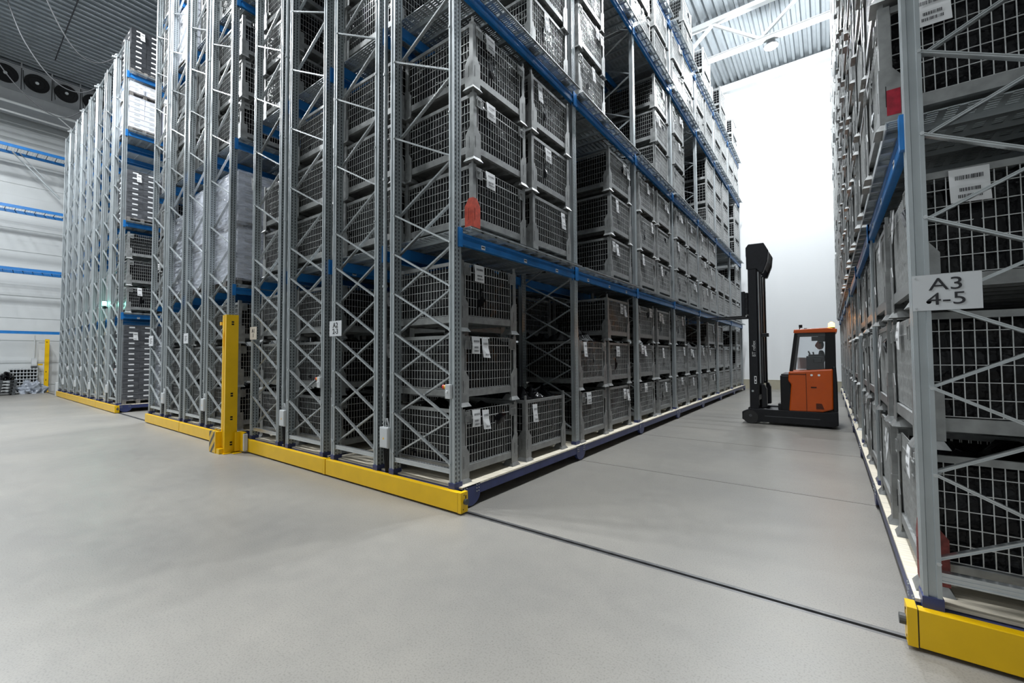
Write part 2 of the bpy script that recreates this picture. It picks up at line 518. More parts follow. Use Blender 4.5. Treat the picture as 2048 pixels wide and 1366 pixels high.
# ------------------------------------------------------------------ rack parts
def post_mesh(h):
    m = MB()
    w, d = 0.040, 0.058
    pts = [(-w, -d), (-0.020, -d), (-0.016, -d + 0.010), (0.016, -d + 0.010), (0.020, -d), (w, -d), (w, -0.042), (w - 0.010, -0.038), (w - 0.010, -0.012),
           (w, -0.008), (w, 0.008), (w - 0.010, 0.012), (w - 0.010, 0.038), (w, 0.042), (w, d), (-w, d), (-w, 0.042), (-w + 0.010, 0.038), (-w + 0.010, 0.012),
           (-w, 0.008), (-w, -0.008), (-w + 0.010, -0.012), (-w + 0.010, -0.038), (-w, -0.042)]
    m.prism(pts, 'z', 0, h)
    return m.mesh('post', postm)
def brace_mesh(dx, dz, w=0.030, d=0.018):
    m = MB()
    m.rod((0, 0, 0), (dx, 0, dz), d, w, upv=(0, 1, 0))
    L = math.hypot(dx, dz); ux, uz = dx / L, dz / L
    # two raised lips make the C section read
    for s_ in (-1, 1):
        o = s_ * (d / 2 - 0.003)
        m.rod((-uz * o, -0.019, ux * o), (dx - uz * o, -0.019, dz + ux * o), 0.005, 0.008, upv=(0, 1, 0))
    return m.mesh('brace', galv_bright)
def hbrace_mesh(dx):
    m = MB(); m.box(0, dx, -0.02, 0.02, -0.028, 0.028); m.box(0, dx, -0.026, -0.02, 0.018, 0.028); m.box(0, dx, -0.026, -0.02, -0.028, -0.018)
    m.box(0, dx, -0.024, -0.02, -0.004, 0.004)
    return m.mesh('horizontal_brace', galv_bright)
def bolt_mesh():
    m = MB(); m.rod((0, -0.056, 0), (0, -0.045, 0), 0.026, n=6); return m.mesh('bolt', galv_bright)
def nodes(top):
    out = []
    for k in range(1, 8):
        if k >= 2: out.append(('d', 0.5 * k))
        if k <= 7: out.append(('u', 0.5 * k))
    k = 4.5
    while k < top - 0.5:
        out.append(('d', k)); out.append(('u', k)); k += 1.0
    return out
H_RACK = 12.0
def bracing_mesh(dx, top):
    m = MB()
    for t, z in nodes(top):
        dz = -0.5 if t == 'd' else 0.5
        yy = -0.02 if t == 'd' else 0.02
        m.rod((0, yy, z), (dx, yy, z + dz), 0.018, 0.034, upv=(0, 1, 0))
    m.box(0, dx, -0.02, 0.02, 0.40, 0.45)
    return m.mesh('bracing', galv)
def frame(parent, xl, xr, y, detail):
    """end frame between post centres xl < xr (local x)"""
    f = empty('upright_frame', (0, 0, 0), 0, parent)
    pm_ = cached('post', lambda: post_mesh(H_RACK - 0.24))
    for x in (xl, xr):
        ob('post', pm_, f, (x, y, 0.24))
    a, b = xl + 0.036, xr - 0.036
    dx = round(b - a, 4)
    if not detail:
        ob('bracing', cached(('bracing', dx), lambda: bracing_mesh(dx, H_RACK)), f, (a, y, 0))
        return
    md = cached(('d', dx), lambda: brace_mesh(dx, -0.5)); mu = cached(('u', dx), lambda: brace_mesh(dx, 0.5))
    hb = cached(('h', dx), lambda: hbrace_mesh(dx))
    for t, z in nodes(H_RACK):
        ob('brace', md if t == 'd' else mu, f, (a, y - 0.034 if t == 'd' else y + 0.03, z))
    ob('horizontal_brace', hb, f, (a, y - 0.02, 0.42))
    ob('horizontal_brace', hb, f, (a, y - 0.02, 11.9))
    bm_ = MB()
    for z in [0.5 * k for k in range(1, 8)] + [4.5 + k for k in range(8)]:
        for x in (xl + 0.03, xr - 0.03):
            bm_.rod((x, y - 0.068, z), (x, y - 0.048, z), 0.024, n=6)
    tag(ob('bolts', cached(('bolts', xl, xr, y), lambda: bm_.mesh('bolts', galv_bright)), f), kind='stuff')

def beam_mesh(s):
    """blue shelf beam along y between posts, outer face towards s*x"""
    m = MB(); L = PITCH_Y
    y0, y1 = 0.05, L - 0.05
    prof = [(0.0, 0.0), (s * 0.045, 0.0), (s * 0.05, 0.006), (s * 0.05, 0.06), (s * 0.038, 0.068), (s * 0.038, 0.108), (s * 0.05, 0.116), (s * 0.05, 0.135), (0.0, 0.135)]
    if s < 0: prof = prof[::-1]
    m.prism(prof, 'y', y0, y1)
    for y in (y0, y1):
        m.box(min(0, s * 0.056), max(0, s * 0.056), y - 0.005, y + 0.012, -0.03, 0.19)
        m.box(min(s * 0.03, s * 0.062), max(s * 0.03, s * 0.062), y - 0.05 if y == y0 else y - 0.005, y + 0.012 if y == y0 else y + 0.05, -0.03, 0.19)
    return m.mesh('shelf_beam', blue)
def sticker_mesh(s):
    m = MB(); x = s * 0.0515
    for y in (0.40, 1.30, 2.15):
        m.box(min(x, x - s * 0.002), max(x, x - s * 0.002), y, y + 0.07, 0.010, 0.058)
        m.box(min(x, x + s * 0.001), max(x, x + s * 0.001), y + 0.006, y + 0.064, 0.030, 0.046, 1)
    return m.mesh('beam_sticker', [paper, ink])
def deck_mesh(depth):
    """one perforated steel deck panel: x 0..-depth, y 0..0.90, top at z 0"""
    m = MB(); W = 0.893
    n = 28
    for i in range(n):
        y = 0.01 + (W - 0.02) * i / (n - 1)
        m.box(-depth, 0, y - 0.0095, y + 0.0095, -0.006, 0)
    k = int(depth / 0.085)
    for i in range(k + 1):
        x = -depth * i / k
        m.box(max(-depth, x - 0.018), min(0, x + 0.018), 0, W, -0.009, -0.004)
    for y in (0.20, 0.45, 0.70):
        m.box(-depth, 0, y - 0.02, y + 0.02, -0.045, -0.009)
    m.box(-0.006, 0, 0, W, -0.05, 0.0); m.box(0, 0.012, 0, W, -0.03, -0.018)
    m.box(-depth, -depth + 0.006, 0, W, -0.05, 0.0)
    return m.mesh('deck_panel', galv)
def wheel_mesh(s):
    m = MB(); n = 12
    pts = [(-0.15, 0.245), (-0.15, 0.14)] + [(-0.15 * math.cos(PI * i / n), 0.14 - 0.125 * math.sin(PI * i / n)) for i in range(1, n)] + [(0.15, 0.14), (0.15, 0.245)]
    pts = [(p, q) for p, q in pts]
    a, b = sorted((0.0, -s * 0.05))
    m.prism(pts, 'x', a, b, 0)
    for y in (-0.12, -0.085, 0.085, 0.12):
        for z in (0.16, 0.195, 0.23):
            m.rod((-s * 0.002, y, z), (s * 0.008, y, z), 0.015, n=6, mi=1)
    return m.mesh('wheel_housing', [navy, galv_bright])

def mobile_rack(e, s, nb, rows, label, detail_rows, w=2.66, so=0.09, po=0.19):
    """carriage whose aisle edge is at x=e and which reaches w towards -s (s=+1: faces +x)"""
    t = empty('mobile_rack', (e, 0, 0))
    tag(t, label, 'storage rack', 'mobile racks on floor rails')
    X = lambda o: -s * o
    rowdef = {'R': (po, po + 1.05), 'L': (1.57, 2.57)}
    lo, hi = sorted((X(0.0), X(w)))
    # yellow bumper
    m = MB(); m.box(*sorted((X(0.05), X(w - 0.006))), 3.39, 3.42, 0.022, 0.235); m.box(*sorted((X(0.05), X(w - 0.006))), 3.42, 3.455, 0.215, 0.235)
    m.box(*sorted((X(0.05), X(w - 0.006))), 3.42, 3.455, 0.022, 0.035)
    bu = bevel(ob('bumper', m.mesh('bumper', yellow), t), 0.004)
    m = MB(); m.box(*sorted((X(0.0), X(0.045))), 3.388, 3.50, 0.02, 0.238)
    m.box(*sorted((X(0.0), -X(0.0015))), 3.46, 3.475, 0.165, 0.2, 1); m.box(*sorted((X(0.0), -X(0.0015))), 3.42, 3.432, 0.05, 0.062, 1)
    m.box(*sorted((X(0.0), -X(0.0015))), 3.435, 3.447, 0.2, 0.212, 1)
    bevel(ob('bumper_end_cap', m.mesh('bumper_end_cap', [yellow, black]), bu), 0.003)
    m = MB(); m.rod((-X(0.001), 3.455, 0.135), (-X(0.03), 3.455, 0.135), 0.062, n=14)
    ob('safety_sensor', m.mesh('safety_sensor', darkgrey), t)
    m = MB(); m.box(*sorted((X(0.0455), X(0.0495))), 3.392, 3.5, 0.03, 0.232); ob('rubber_seam', m.mesh('rubber_seam', rubber), t)
    # carriage base
    L = PITCH_Y
    sb = cached(('sb', s), lambda: MB().box(*sorted((-s * 0.0, -s * 0.05)), 0.10, L - 0.10, 0.125, 0.228).mesh('side_beam', navy))
    wh = cached(('wh', s), lambda: wheel_mesh(s)); wh2 = cached(('wh', -s), lambda: wheel_mesh(-s))
    sb2 = cached(('sb', -s), lambda: MB().box(*sorted((s * 0.0, s * 0.05)), 0.10, L - 0.10, 0.125, 0.228).mesh('side_beam', navy))
    cb = cached(('cb', w), lambda: MB().box(-w / 2 + 0.14, w / 2 - 0.14, -0.055, 0.055, 0.10, 0.226).mesh('cross_beam', navy))
    fx = cached('foot', lambda: MB().box(-0.046, 0.046, -0.064, 0.064, 0.226, 0.30).mesh('foot_plate', navy))
    for i in range(nb + 1):
        y = Y0 + L * i
        yw = y + (0.155 if i == 0 else 0)
        ob('wheel_housing', wh, t, (X(so), yw, 0)); ob('wheel_housing', wh2, t, (X(w - 0.002), yw, 0))
        ob('cross_beam', cb, t, (X(w / 2), y + (0.02 if i == 0 else 0), 0))
        if i < nb:
            ob('side_beam', sb, t, (X(so + 0.004), y, 0)); ob('side_beam', sb2, t, (X(w - 0.006), y, 0))
    bb = {1: cached(('beam', 1), lambda: beam_mesh(1)), -1: cached(('beam', -1), lambda: beam_mesh(-1))}
    st = cached(('stick', s), lambda: sticker_mesh(s))
    for r in rows:
        a, b = rowdef[r]
        out = s if r == 'R' else -s
        depth = 1.32 if r == 'R' else 1.22
        dk = cached(('deck', round(depth, 3)), lambda: deck_mesh(depth))
        ply = cached(('ply', round(depth, 3)), lambda: MB().box(-depth + (0.02 if r == 'R' else 0), 0, 0.004, L / 2 - 0.004, -0.019, 0).mesh('plywood_board', plyw))
        for i in range(nb + 1):
            y = Y0 + L * i
            xs = sorted((X(a), X(b)))
            frame(t, xs[0], xs[1], y, i == 0 and r in detail_rows)
            for x in xs:
                ob('foot_plate', fx, t, (x, y, 0))
            if i == nb: continue
            for k, z in enumerate(LEV):
                da, db = (0.0, 1.32) if r == 'R' else (w - 0.005 - 1.22, w - 0.005)
                right = max(X(da), X(db))
                if k == 0:
                    if r == 'R': right = -so if s > 0 else so + 1.30
                    for q in (0, 1):
                        ob('plywood_board', ply, t, (right, y + L / 2 * q, z - 0.001))
                    continue
                for x, sg in ((xs[0], -1), (xs[1], 1)):
                    ob('shelf_beam', bb[sg], t, (x - sg * 0.0 if sg > 0 else x, y, z - 0.19))
                if i < 2 and k == 1 and r == 'R':
                    ob('beam_sticker', st, t, (xs[1] if s > 0 else xs[0], y, z - 0.19))
                for q in range(3):
                    ob('deck_panel', dk, t, (right, y + 0.06 + 0.9 * q, z))
    return t

RU1 = mobile_rack(-3.2, 1, NB, 'RL', 'tall galvanised mobile rack at the centre, sign A2 on its end', 'RL')
RU2 = mobile_rack(-5.87, 1, 4, 'RL', 'galvanised mobile rack between the A2 rack and the yellow column', 'RL')
RU3 = mobile_rack(-9.35, 1, 3, 'RL', 'galvanised mobile rack directly behind the yellow guard column', 'RL')
RU4 = mobile_rack(-12.02, 1, 3, 'RL', 'galvanised mobile rack left of the column, facing the left open aisle', 'RL')
GL = ['galvanised mobile rack nearest the left aisle, carton pallets on its face',
      'second galvanised mobile rack from the left aisle in the distant left block',
      'third galvanised mobile rack from the left aisle in the distant left block',
      'last galvanised mobile rack of the left block, nearest the pale side wall']
RG = [mobile_rack(-17.85 - 2.67 * i, 1, 2, 'RL', GL[i], 'RL') for i in range(4)]
RB = mobile_rack(0.324, -1, NB, 'RL', 'tall galvanised mobile rack along the right edge, sign A3 4-5 on it', 'RL', so=0.05, po=0.12)

# ------------------------------------------------------------------ fittings on the rack ends (parts of their racks)
def as_mesh(tmp, name, parent, loc, rot=(0, 0, 0), sc=(1, 1, 1)):
    COL.objects.link(tmp)
    bpy.context.view_layer.update()
    me = bpy.data.meshes.new_from_object(tmp.evaluated_get(bpy.context.evaluated_depsgraph_get()))
    me.name = name
    bpy.data.objects.remove(tmp)
    o = ob(name, me, parent, loc); o.rotation_euler = rot; o.scale = sc
    return o
def text_obj(name, txt, size, parent, loc, rot, m, ext=0.001, off=0.0, xs=1.0):
    c = bpy.data.curves.new(name, 'FONT')
    c.body = txt; c.size = size; c.extrude = ext; c.align_x = 'CENTER'; c.align_y = 'CENTER'; c.offset = off
    c.space_line = 0.85
    c.materials.append(m)
    o = bpy.data.objects.new('tmp', c)
    return as_mesh(o, name, parent, loc, rot, (xs, 1, 1))
def sign(rack, x0, x1, z0, z1, txt, size, label, m=signm, xs=1.0, off=0.0012):
    ex = rack.location.x
    p = MB(); p.box(x0 - ex, x1 - ex, 3.437, 3.440, z0, z1)
    w, h = x1 - x0, z1 - z0
    for xx in (x0 + 0.012,):
        for zz in (z0 + 0.015, z1 - 0.015):
            p.rod((xx - ex, 3.433, zz), (xx - ex, 3.437, zz), 0.009, n=6, mi=1)
    o = ob('location_sign', p.mesh('location_sign', [m, galv_bright]), rack); o['label'] = label
    if txt == '...':
        b = MB()
        for k in range(4): b.box(x0 - ex + w * 0.25, x0 - ex + w * (0.75 if k % 2 else 0.62), 3.4362, 3.437, z0 + h * (0.25 + 0.14 * k), z0 + h * (0.31 + 0.14 * k))
        ob('print', b.mesh('print', ink), o)
        return
    text_obj('lettering', txt, size, o, ((x0 + x1) / 2 - ex, 3.4355, (z0 + z1) / 2), (PI / 2, 0, 0), ink, off=off, xs=xs)
sign(RU1, -5.86, -5.55, 2.005, 2.225, 'A2\n2-3', 0.105, 'white sign reading A2 2-3', xs=1.05)
sign(RU2, -8.50, -8.23, 2.03, 2.26, 'A1\n1', 0.10, 'white sign reading A1 1', mat('worn_sign', (0.50, 0.45, 0.38), 0.5))
sign(RU3, -11.99, -11.70, 2.04, 2.27, '...', 0.05, 'small white paper sign')
sign(RU4, -14.66, -14.30, 2.03, 2.30, '...', 0.05, 'small white paper sign')
sign(RB, 0.405, 0.690, 1.95, 2.158, 'A3\n4-5', 0.10, 'light grey sign reading A3 4-5', xs=1.25, off=0.0)

def estop(rack, x, z, y=3.42):
    ex = rack.location.x
    m = MB(); m.box(x - ex - 0.035, x - ex + 0.045, y - 0.005, y + 0.055, z - 0.09, z + 0.07)
    b = bevel(ob('button_box', m.mesh('button_box', lightgrey), rack), 0.006)
    m = MB(); m.rod((x - ex - 0.035, y + 0.02, z + 0.04), (x - ex - 0.06, y + 0.02, z + 0.04), 0.045, n=12)
    ob('button_collar', m.mesh('button_collar', yelbtn), b)
    m = MB(); m.rod((x - ex - 0.06, y + 0.02, z + 0.04), (x - ex - 0.085, y + 0.02, z + 0.04), 0.05, n=12)
    ob('stop_button', m.mesh('stop_button', redbtn), b)
    m = MB(); m.rod((x - ex - 0.005, y - 0.006, z - 0.01), (x - ex - 0.005, y - 0.016, z - 0.01), 0.028, n=10)
    ob('push_button', m.mesh('push_button', paper), b)
    m = MB(); m.path([(x - ex, y + 0.02, z - 0.09), (x - ex + 0.005, y + 0.03, z - 0.16), (x - ex + 0.03, y + 0.05, z - 0.3)], 0.006)
    ob('button_cable', m.mesh('button_cable', black), b)
estop(RU1, -3.43, 1.32); estop(RU2, -6.12, 1.34); estop(RU3, -9.62, 1.36)
for i, rg in enumerate(RG):
    estop(rg, rg.location.x - 0.25, 1.33)
def jbox(rack, off, z=0.68):
    m = MB(); m.box(-off - 0.085, -off + 0.085, 3.42, 3.49, z - 0.13, z + 0.13); m.box(-off - 0.075, -off + 0.075, 3.413, 3.42, z - 0.12, z + 0.12)
    b = bevel(ob('junction_box', m.mesh('junction_box', lightgrey), rack), 0.008)
    m = MB(); m.quad([(-off - 0.018, 3.4120, z - 0.02), (-off + 0.018, 3.4120, z - 0.02), (-off, 3.4120, z + 0.012)]); ob('warning_sticker', m.mesh('warning_sticker', yelbtn), b)
    m = MB()
    for k in (-0.04, 0.0, 0.04):
        m.path([(-off + k, 3.46, z + 0.13), (-off + k * 1.3, 3.45, z + 0.17), (-off + k * 0.5, 3.46, z + 0.24)], 0.008)
    ob('cable_loop', m.mesh('cable_loop', lightgrey), b)
    m = MB(); m.rod((-off, 3.465, z + 0.2), (-off, 3.465, 11.95), 0.050, n=10)
    for k in range(8): m.rod((-off, 3.465, 1.2 + 1.4 * k), (-off, 3.465, 1.23 + 1.4 * k), 0.066, n=10)
    ob('conduit', m.mesh('conduit', galv), rack, (-0.045, 0, 0))
    m = MB()
    for k in (-0.05, -0.02, 0.015, 0.045):
        m.path([(-off + k, 3.46, z - 0.13), (-off + k + 0.006, 3.47, z - 0.28), (-off + k * 0.8, 3.49, 0.2)], 0.011)
    ob('cable_bundle', m.mesh('cable_bundle', black), rack)
for rk in (RU1, RU2, RU3, RU4, *RG):
    jbox(rk, 1.36, 0.68 if rk is RU1 else 0.71)

# ------------------------------------------------------------------ mesh boxes
D, W, HB = 1.24, 1.08, 0.87
def corner_post_mesh(paint=None, patch=None):
    """outer corner at local (+,+)"""
    m = MB()
    m.box(-0.062, 0, -0.006, 0, 0.05, HB - 0.03); m.box(-0.006, 0, -0.062, -0.006, 0.05, HB - 0.03)
    m.box(-0.03, -0.006, -0.03, -0.006, HB - 0.1, HB + 0.03)
    zz = [(0.05, 0.125), (0.33, 0.125), (0.42, 0.07)]
    m.prism([(0.001, zz[0][0]), (0.001, 0.42), (-0.062, 0.42), (-0.125, 0.33), (-0.125, 0.05)], 'y', 0.0, 0.007, 1)
    m.prism([(0.007, 0.05), (0.007, 0.42), (-0.062, 0.42), (-0.125, 0.33), (-0.125, 0.05)], 'x', 0.0, 0.007, 1)
    m.box(-0.03, -0.026, 0.007, 0.0085, 0.16, 0.30, 2); m.box(0.007, 0.0085, -0.065, -0.061, 0.16, 0.30, 2)
    m.frustum(-0.055, -0.055, 0.0, 0.088, 0.088, 0.05, 0.060, 0.060)
    m.frustum(-0.055, -0.055, 0.05, 0.06, 0.06, 0.075, 0.045, 0.045)
    if patch: m.box(-0.10, -0.03, 0.007, 0.0082, 0.10, 0.27, 3)
    return m.mesh('corner_post', [cage, paint or cage, black, patch or cage])
CP = corner_post_mesh(); CPR = corner_post_mesh(red); CPC = corner_post_mesh(None, crimson); CPD = corner_post_mesh(dullred)
hx, hy = D / 2, W / 2
def base_mb(m, mi=0):
    for a in (-hx + 0.0, hx - 0.04):
        m.box(a, a + 0.04, -hy + 0.07, hy - 0.07, 0.11, 0.19, mi)
    for b in (-hy, hy - 0.04):
        m.box(-hx + 0.07, hx - 0.07, b, b + 0.04, 0.11, 0.19, mi)
    m.box(-hx + 0.04, hx - 0.04, -hy + 0.04, hy - 0.04, 0.165, 0.18, mi)
    for y in (-0.25, 0.0, 0.25):
        m.box(-hx + 0.04, hx - 0.04, y - 0.02, y + 0.02, 0.12, 0.165, mi)
def panel_mb(m, L, z0=0.20, z1=HB - 0.05, ori='y', pos=0.0, rim='bar', mi=0, rmi=1, sp=0.05, wob=0.0, thick=0.0048):
    """wire panel of length L centred at 0 along ori ('y' or 'x') standing at the other coordinate = pos"""
    P = (lambda a, o, z: (pos + o, a, z)) if ori == 'y' else (lambda a, o, z: (a, pos + o, z))
    n = int(round((L) / sp))
    for i in range(n + 1):
        a = -L / 2 + L * i / n
        w_ = wob * math.sin(i * 1.3)
        m.rod(P(a, 0.003, z0), P(a + w_, 0.003, z1), thick, mi=mi, caps=False)
    k = int(round((z1 - z0) / 0.098))
    for i in range(k + 1):
        z = z0 + (z1 - z0) * i / k
        m.rod(P(-L / 2, -0.003, z), P(L / 2, -0.003, z + wob), thick * 1.05, mi=mi, caps=False)
    if rim == 'bar':
        if ori == 'y': m.box(pos - 0.012, pos + 0.012, -L / 2, L / 2, z1 - 0.03, z1 + 0.012, rmi)
        else: m.box(-L / 2, L / 2, pos - 0.012, pos + 0.012, z1 - 0.03, z1 + 0.012, rmi)
    elif rim == 'flap':
        if ori == 'y':
            for sg in (-1, 1):
                m.rod(P(sg * L / 2, 0, z0), P(sg * L / 2, 0, z1), 0.011, mi=mi)
            m.rod(P(-L / 2, 0, z1 - 0.10), P(L / 2, 0, z1 - 0.10), 0.010, mi=mi)
def front_panel(rim):
    m = MB(); panel_mb(m, W - 0.20 if rim == 'flap' else W - 0.13, ori='y', pos=hx - 0.02, rim=rim); return m.mesh('front_panel', [wire, cage])
def back_panel():
    m = MB(); panel_mb(m, W - 0.13, ori='y', pos=-hx + 0.02); return m.mesh('back_panel', [wire, cage])
def side_panel(sg):
    m = MB(); panel_mb(m, D - 0.13, ori='x', pos=sg * (hy - 0.02)); return m.mesh('side_panel', [wire, cage])
FP = {'bar': front_panel('bar'), 'flap': front_panel('flap')}
BP = back_panel(); SP = {1: side_panel(1), -1: side_panel(-1)}
mbb = MB(); base_mb(mbb); BASE = mbb.mesh('base_frame', cage)
def latch_mb(m, sy, mi=0):
    y = sy * (hy - 0.10)
    m.box(hx - 0.012, hx + 0.004, y - 0.055, y + 0.055, HB - 0.19, HB - 0.06, mi)
    m.box(hx + 0.004, hx + 0.010, y - 0.03, y + 0.02, HB - 0.13, HB - 0.09, mi)
    for a, b in (((y - 0.045, HB - 0.11), (y + 0.05, HB - 0.11)), ((y + 0.05, HB - 0.11), (y + 0.05, HB - 0.20)), ((y + 0.05, HB - 0.20), (y - 0.045, HB - 0.20)), ((y - 0.045, HB - 0.20), (y - 0.045, HB - 0.11))):
        m.rod((hx + 0.013, *a), (hx + 0.013, *b), 0.008, mi=mi)
LT = {}
for sg in (-1, 1):
    m = MB(); latch_mb(m, sg); LT[sg] = m.mesh('latch', cage)
def liner_mb(seed, n=9, full=1.0, heap=False):
    m = MB(); rr = random.Random(seed)
    x0, x1, y0, y1, z0 = -hx + 0.05, hx - 0.045, -hy + 0.045, hy - 0.045, 0.185
    zt = HB - 0.02 if heap else HB - 0.10
    off = Vector((rr.random() * 50, rr.random() * 50, rr.random() * 50))
    def disp(p, nrm, amp):
        v = Vector(p)
        d = noise.noise(v * 5 + off) * amp + noise.noise(v * 13 + off) * amp * 0.5
        return tuple(v + Vector(nrm) * d)
    def patch(o, u, v, nu, nv, nrm, amp):
        k = len(m.v); o, u, v = Vector(o), Vector(u), Vector(v)
        for i in range(nu + 1):
            for j in range(nv + 1):
                p = o + u * (i / nu) + v * (j / nv)
                edge = i in (0, nu) or j in (0, nv)
                m.v.append(tuple(p) if edge else disp(p, nrm, amp))
        for i in range(nu):
            for j in range(nv):
                a = k + i * (nv + 1) + j
                m.f.append((a, a + nv + 1, a + nv + 2, a + 1)); m.m.append(0)
    dx, dy, dz = x1 - x0, y1 - y0, zt - z0
    patch((x1, y0, z0), (0, dy, 0), (0, 0, dz), n, n - 2, (1, 0, 0), 0.05)
    patch((x0, y1, z0), (0, -dy, 0), (0, 0, dz), n, n - 2, (-1, 0, 0), 0.05)
    patch((x0, y0, z0), (dx, 0, 0), (0, 0, dz), n, n - 2, (0, -1, 0), 0.05)
    patch((x1, y1, z0), (-dx, 0, 0), (0, 0, dz), n, n - 2, (0, 1, 0), 0.05)
    patch((x0, y0, zt), (dx, 0, 0), (0, dy, 0), n + 3, n + 3, (0, 0, 1), 0.28 if heap else 0.16)
    return m
LINERS = [liner_mb(i).mesh('film_liner', film, True) for i in range(4)]
LINERS_HEAP = [liner_mb(20 + i, 13, heap=True).mesh('film_liner', film, False) for i in range(3)]
LINER_LO = liner_mb(9, 4)
def label_mb(kind):
    """sheet(s) hung on the front face, centre at local y=0, top z=0, facing +x"""
    m = MB()
    def sheet(y, z, w, h, lean):
        a = (0.0, y - w / 2, z); b = (0.004, y + w / 2, z - 0.004)
        c = (lean, y + w / 2 + lean * 0.5, z - h); d = (lean * 0.6, y - w / 2 + lean * 0.5, z - h * 0.97)
        mid1 = (0.012, y - w / 2, z - h * 0.5); mid2 = (0.010, y + w / 2, z - h * 0.5)
        m.quad([a, mid1, mid2, b], 0); m.quad([mid1, d, c, mid2], 0)
        m.quad([(p[0] - 0.0012, p[1], p[2]) for p in (b, mid2, mid1, a)], 0); m.quad([(p[0] - 0.0012, p[1], p[2]) for p in (mid2, c, d, mid1)], 0)
        rr = random.Random(int(w * 1000))
        for row, (zz, hh, ww) in enumerate(((0.22, 0.12, 0.7), (0.58, 0.10, 0.5), (0.78, 0.10, 0.6))):
            k = 0
            yy = y - w * ww / 2
            while yy < y + w * ww / 2:
                ww2 = rr.choice((0.0018, 0.003, 0.0045))
                t0 = zz
                xx = 0.0135 if t0 < 0.6 else 0.0135 + lean
                m.quad([(xx, yy, z - h * zz), (xx, yy, z - h * (zz + hh)), (xx, yy + ww2, z - h * (zz + hh)), (xx, yy + ww2, z - h * zz)], 1)
                yy += ww2 + rr.choice((0.002, 0.0035))
    if kind == 0: sheet(0, 0, 0.17, 0.21, 0.01)
    elif kind == 1: sheet(0, 0, 0.115, 0.26, 0.02)
    else:
        sheet(-0.07, 0, 0.14, 0.21, 0.006); sheet(0.10, -0.02, 0.12, 0.24, 0.03)
    return m
LABELS = [label_mb(k).mesh('paper_label', [paper, ink]) for k in range(3)]
def cage_mb(flap, wires=True):
    """whole cage in one mesh for boxes further off"""
    m = MB()
    for sx in (-1, 1):
        for sy in (-1, 1):
            x, y = sx * hx, sy * hy
            a = sorted((x, x - sx * 0.055)); b = sorted((y, y - sy * 0.055))
            m.box(*a, *sorted((y, y - sy * 0.008)), 0.04, HB, 0); m.box(*sorted((x, x - sx * 0.008)), *b, 0.04, HB, 0)
            m.box(*sorted((x + sx * 0.006, x)), *sorted((y, y - sy * 0.12)), 0.04, 0.36, 0)
            m.box(*sorted((x, x - sx * 0.12)), *sorted((y + sy * 0.006, y)), 0.04, 0.36, 0)
            m.frustum(x - sx * 0.05, y - sy * 0.05, 0.0, 0.085, 0.085, 0.05, 0.05, 0.05, 0)
    base_mb(m, 0)
    panel_mb(m, W - 0.12, ori='y', pos=hx - 0.02, rim='flap' if flap else 'bar', mi=1, rmi=0)
    panel_mb(m, W - 0.12, ori='y', pos=-hx + 0.02, mi=1, rmi=0)
    for sg in (-1, 1): panel_mb(m, D - 0.12, ori='x', pos=sg * (hy - 0.02), mi=1, rmi=0)
    if flap:
        latch_mb(m, 1, 0); latch_mb(m, -1, 0)
    return m
CAGE = {f: cage_mb(f).mesh('mesh_box', [cage, wire]) for f in (False, True)}
def cage_lo():
    m = MB()
    for sx in (-1, 1):
        for sy in (-1, 1):
            x, y = sx * hx, sy * hy
            m.box(*sorted((x, x - sx * 0.06)), *sorted((y, y - sy * 0.06)), 0.0, HB, 0)
    base_mb(m, 0)
    for ori, L, ps in (('y', W - 0.1, (hx - 0.02, -hx + 0.02)), ('x', D - 0.1, (hy - 0.02, -hy + 0.02))):
        for p in ps: panel_mb(m, L, ori=ori, pos=p, mi=1, rmi=0, sp=0.1)
    k = len(m.v); m.v += LINER_LO.v; m.f += [tuple(i + k for i in f) for f in LINER_LO.f]; m.m += [2] * len(LINER_LO.f)
    return m

ORD = ['first', 'second', 'third', 'fourth', 'fifth', 'sixth', 'seventh', 'eighth', 'ninth', 'tenth', 'eleventh', 'twelfth', 'thirteenth', 'last']
LVN = ['base deck', 'first shelf', 'second shelf', 'third shelf', 'top shelf']
spots = []   # x, y, z, rz, row, stack, level, pos, n
def add_row(row, e, s, r, counts, w_near):
    a, b = {'R': (0.11, 1.16), 'L': (1.57, 2.56)}[r]
    c = (a + b) / 2 + (0.115 if r == 'R' else -0.06)
    cx = e - s * c
    face = s if r == 'R' else -s
    for k, lst in enumerate(counts):
        for i, n in enumerate(lst):
            y = Y0 + PITCH_Y * (i // 2) + (0.665 if i % 2 == 0 else 1.955) + R.uniform(-0.025, 0.025)
            jx = R.uniform(-0.02, 0.02)
            if row == 'U1R' and k >= 1 and i == 0: y += 0.17
            if row == 'U1R' and k >= 1 and i == 1: y += 0.09
            if row == 'U1R' and k == 0: jx -= 0.06
            if row == 'BR': jx = jx * 0.5 - (0.15 if k else 0.03)
            if row == 'BR' and k == 1 and i == 0: y += 0.08
            for p in range(n):
                d = math.hypot(cx, y)
                spots.append(dict(x=cx + jx + R.uniform(-0.006, 0.006), y=y + R.uniform(-0.006, 0.006), z=LEV[k] + HB * p, rz=(0 if face > 0 else PI) + R.uniform(-0.008, 0.008),
                                  row=row, i=i, k=k, p=p, n=n, d=math.sqrt(cx * cx + y * y + (LEV[k] + HB * p + 0.4 - 1.7) ** 2) * w_near, face=face))
CU1 = [[3, 1, 2, 3, 3, 3, 3, 2, 2, 3, 3, 2, 1, 3], [3, 3, 0, 3, 3, 3, 3, 3, 3, 3, 2, 2, 2, 3], [0, 3, 3, 0, 0, 3, 3, 0, 0, 3, 3, 3, 0, 3],
       [2] * 14, [2, 2, 2, 2, 2, 2, 0, 2, 0, 2, 0, 2, 0, 2]]
add_row('U1R', -3.2, 1, 'R', CU1, 1.0)
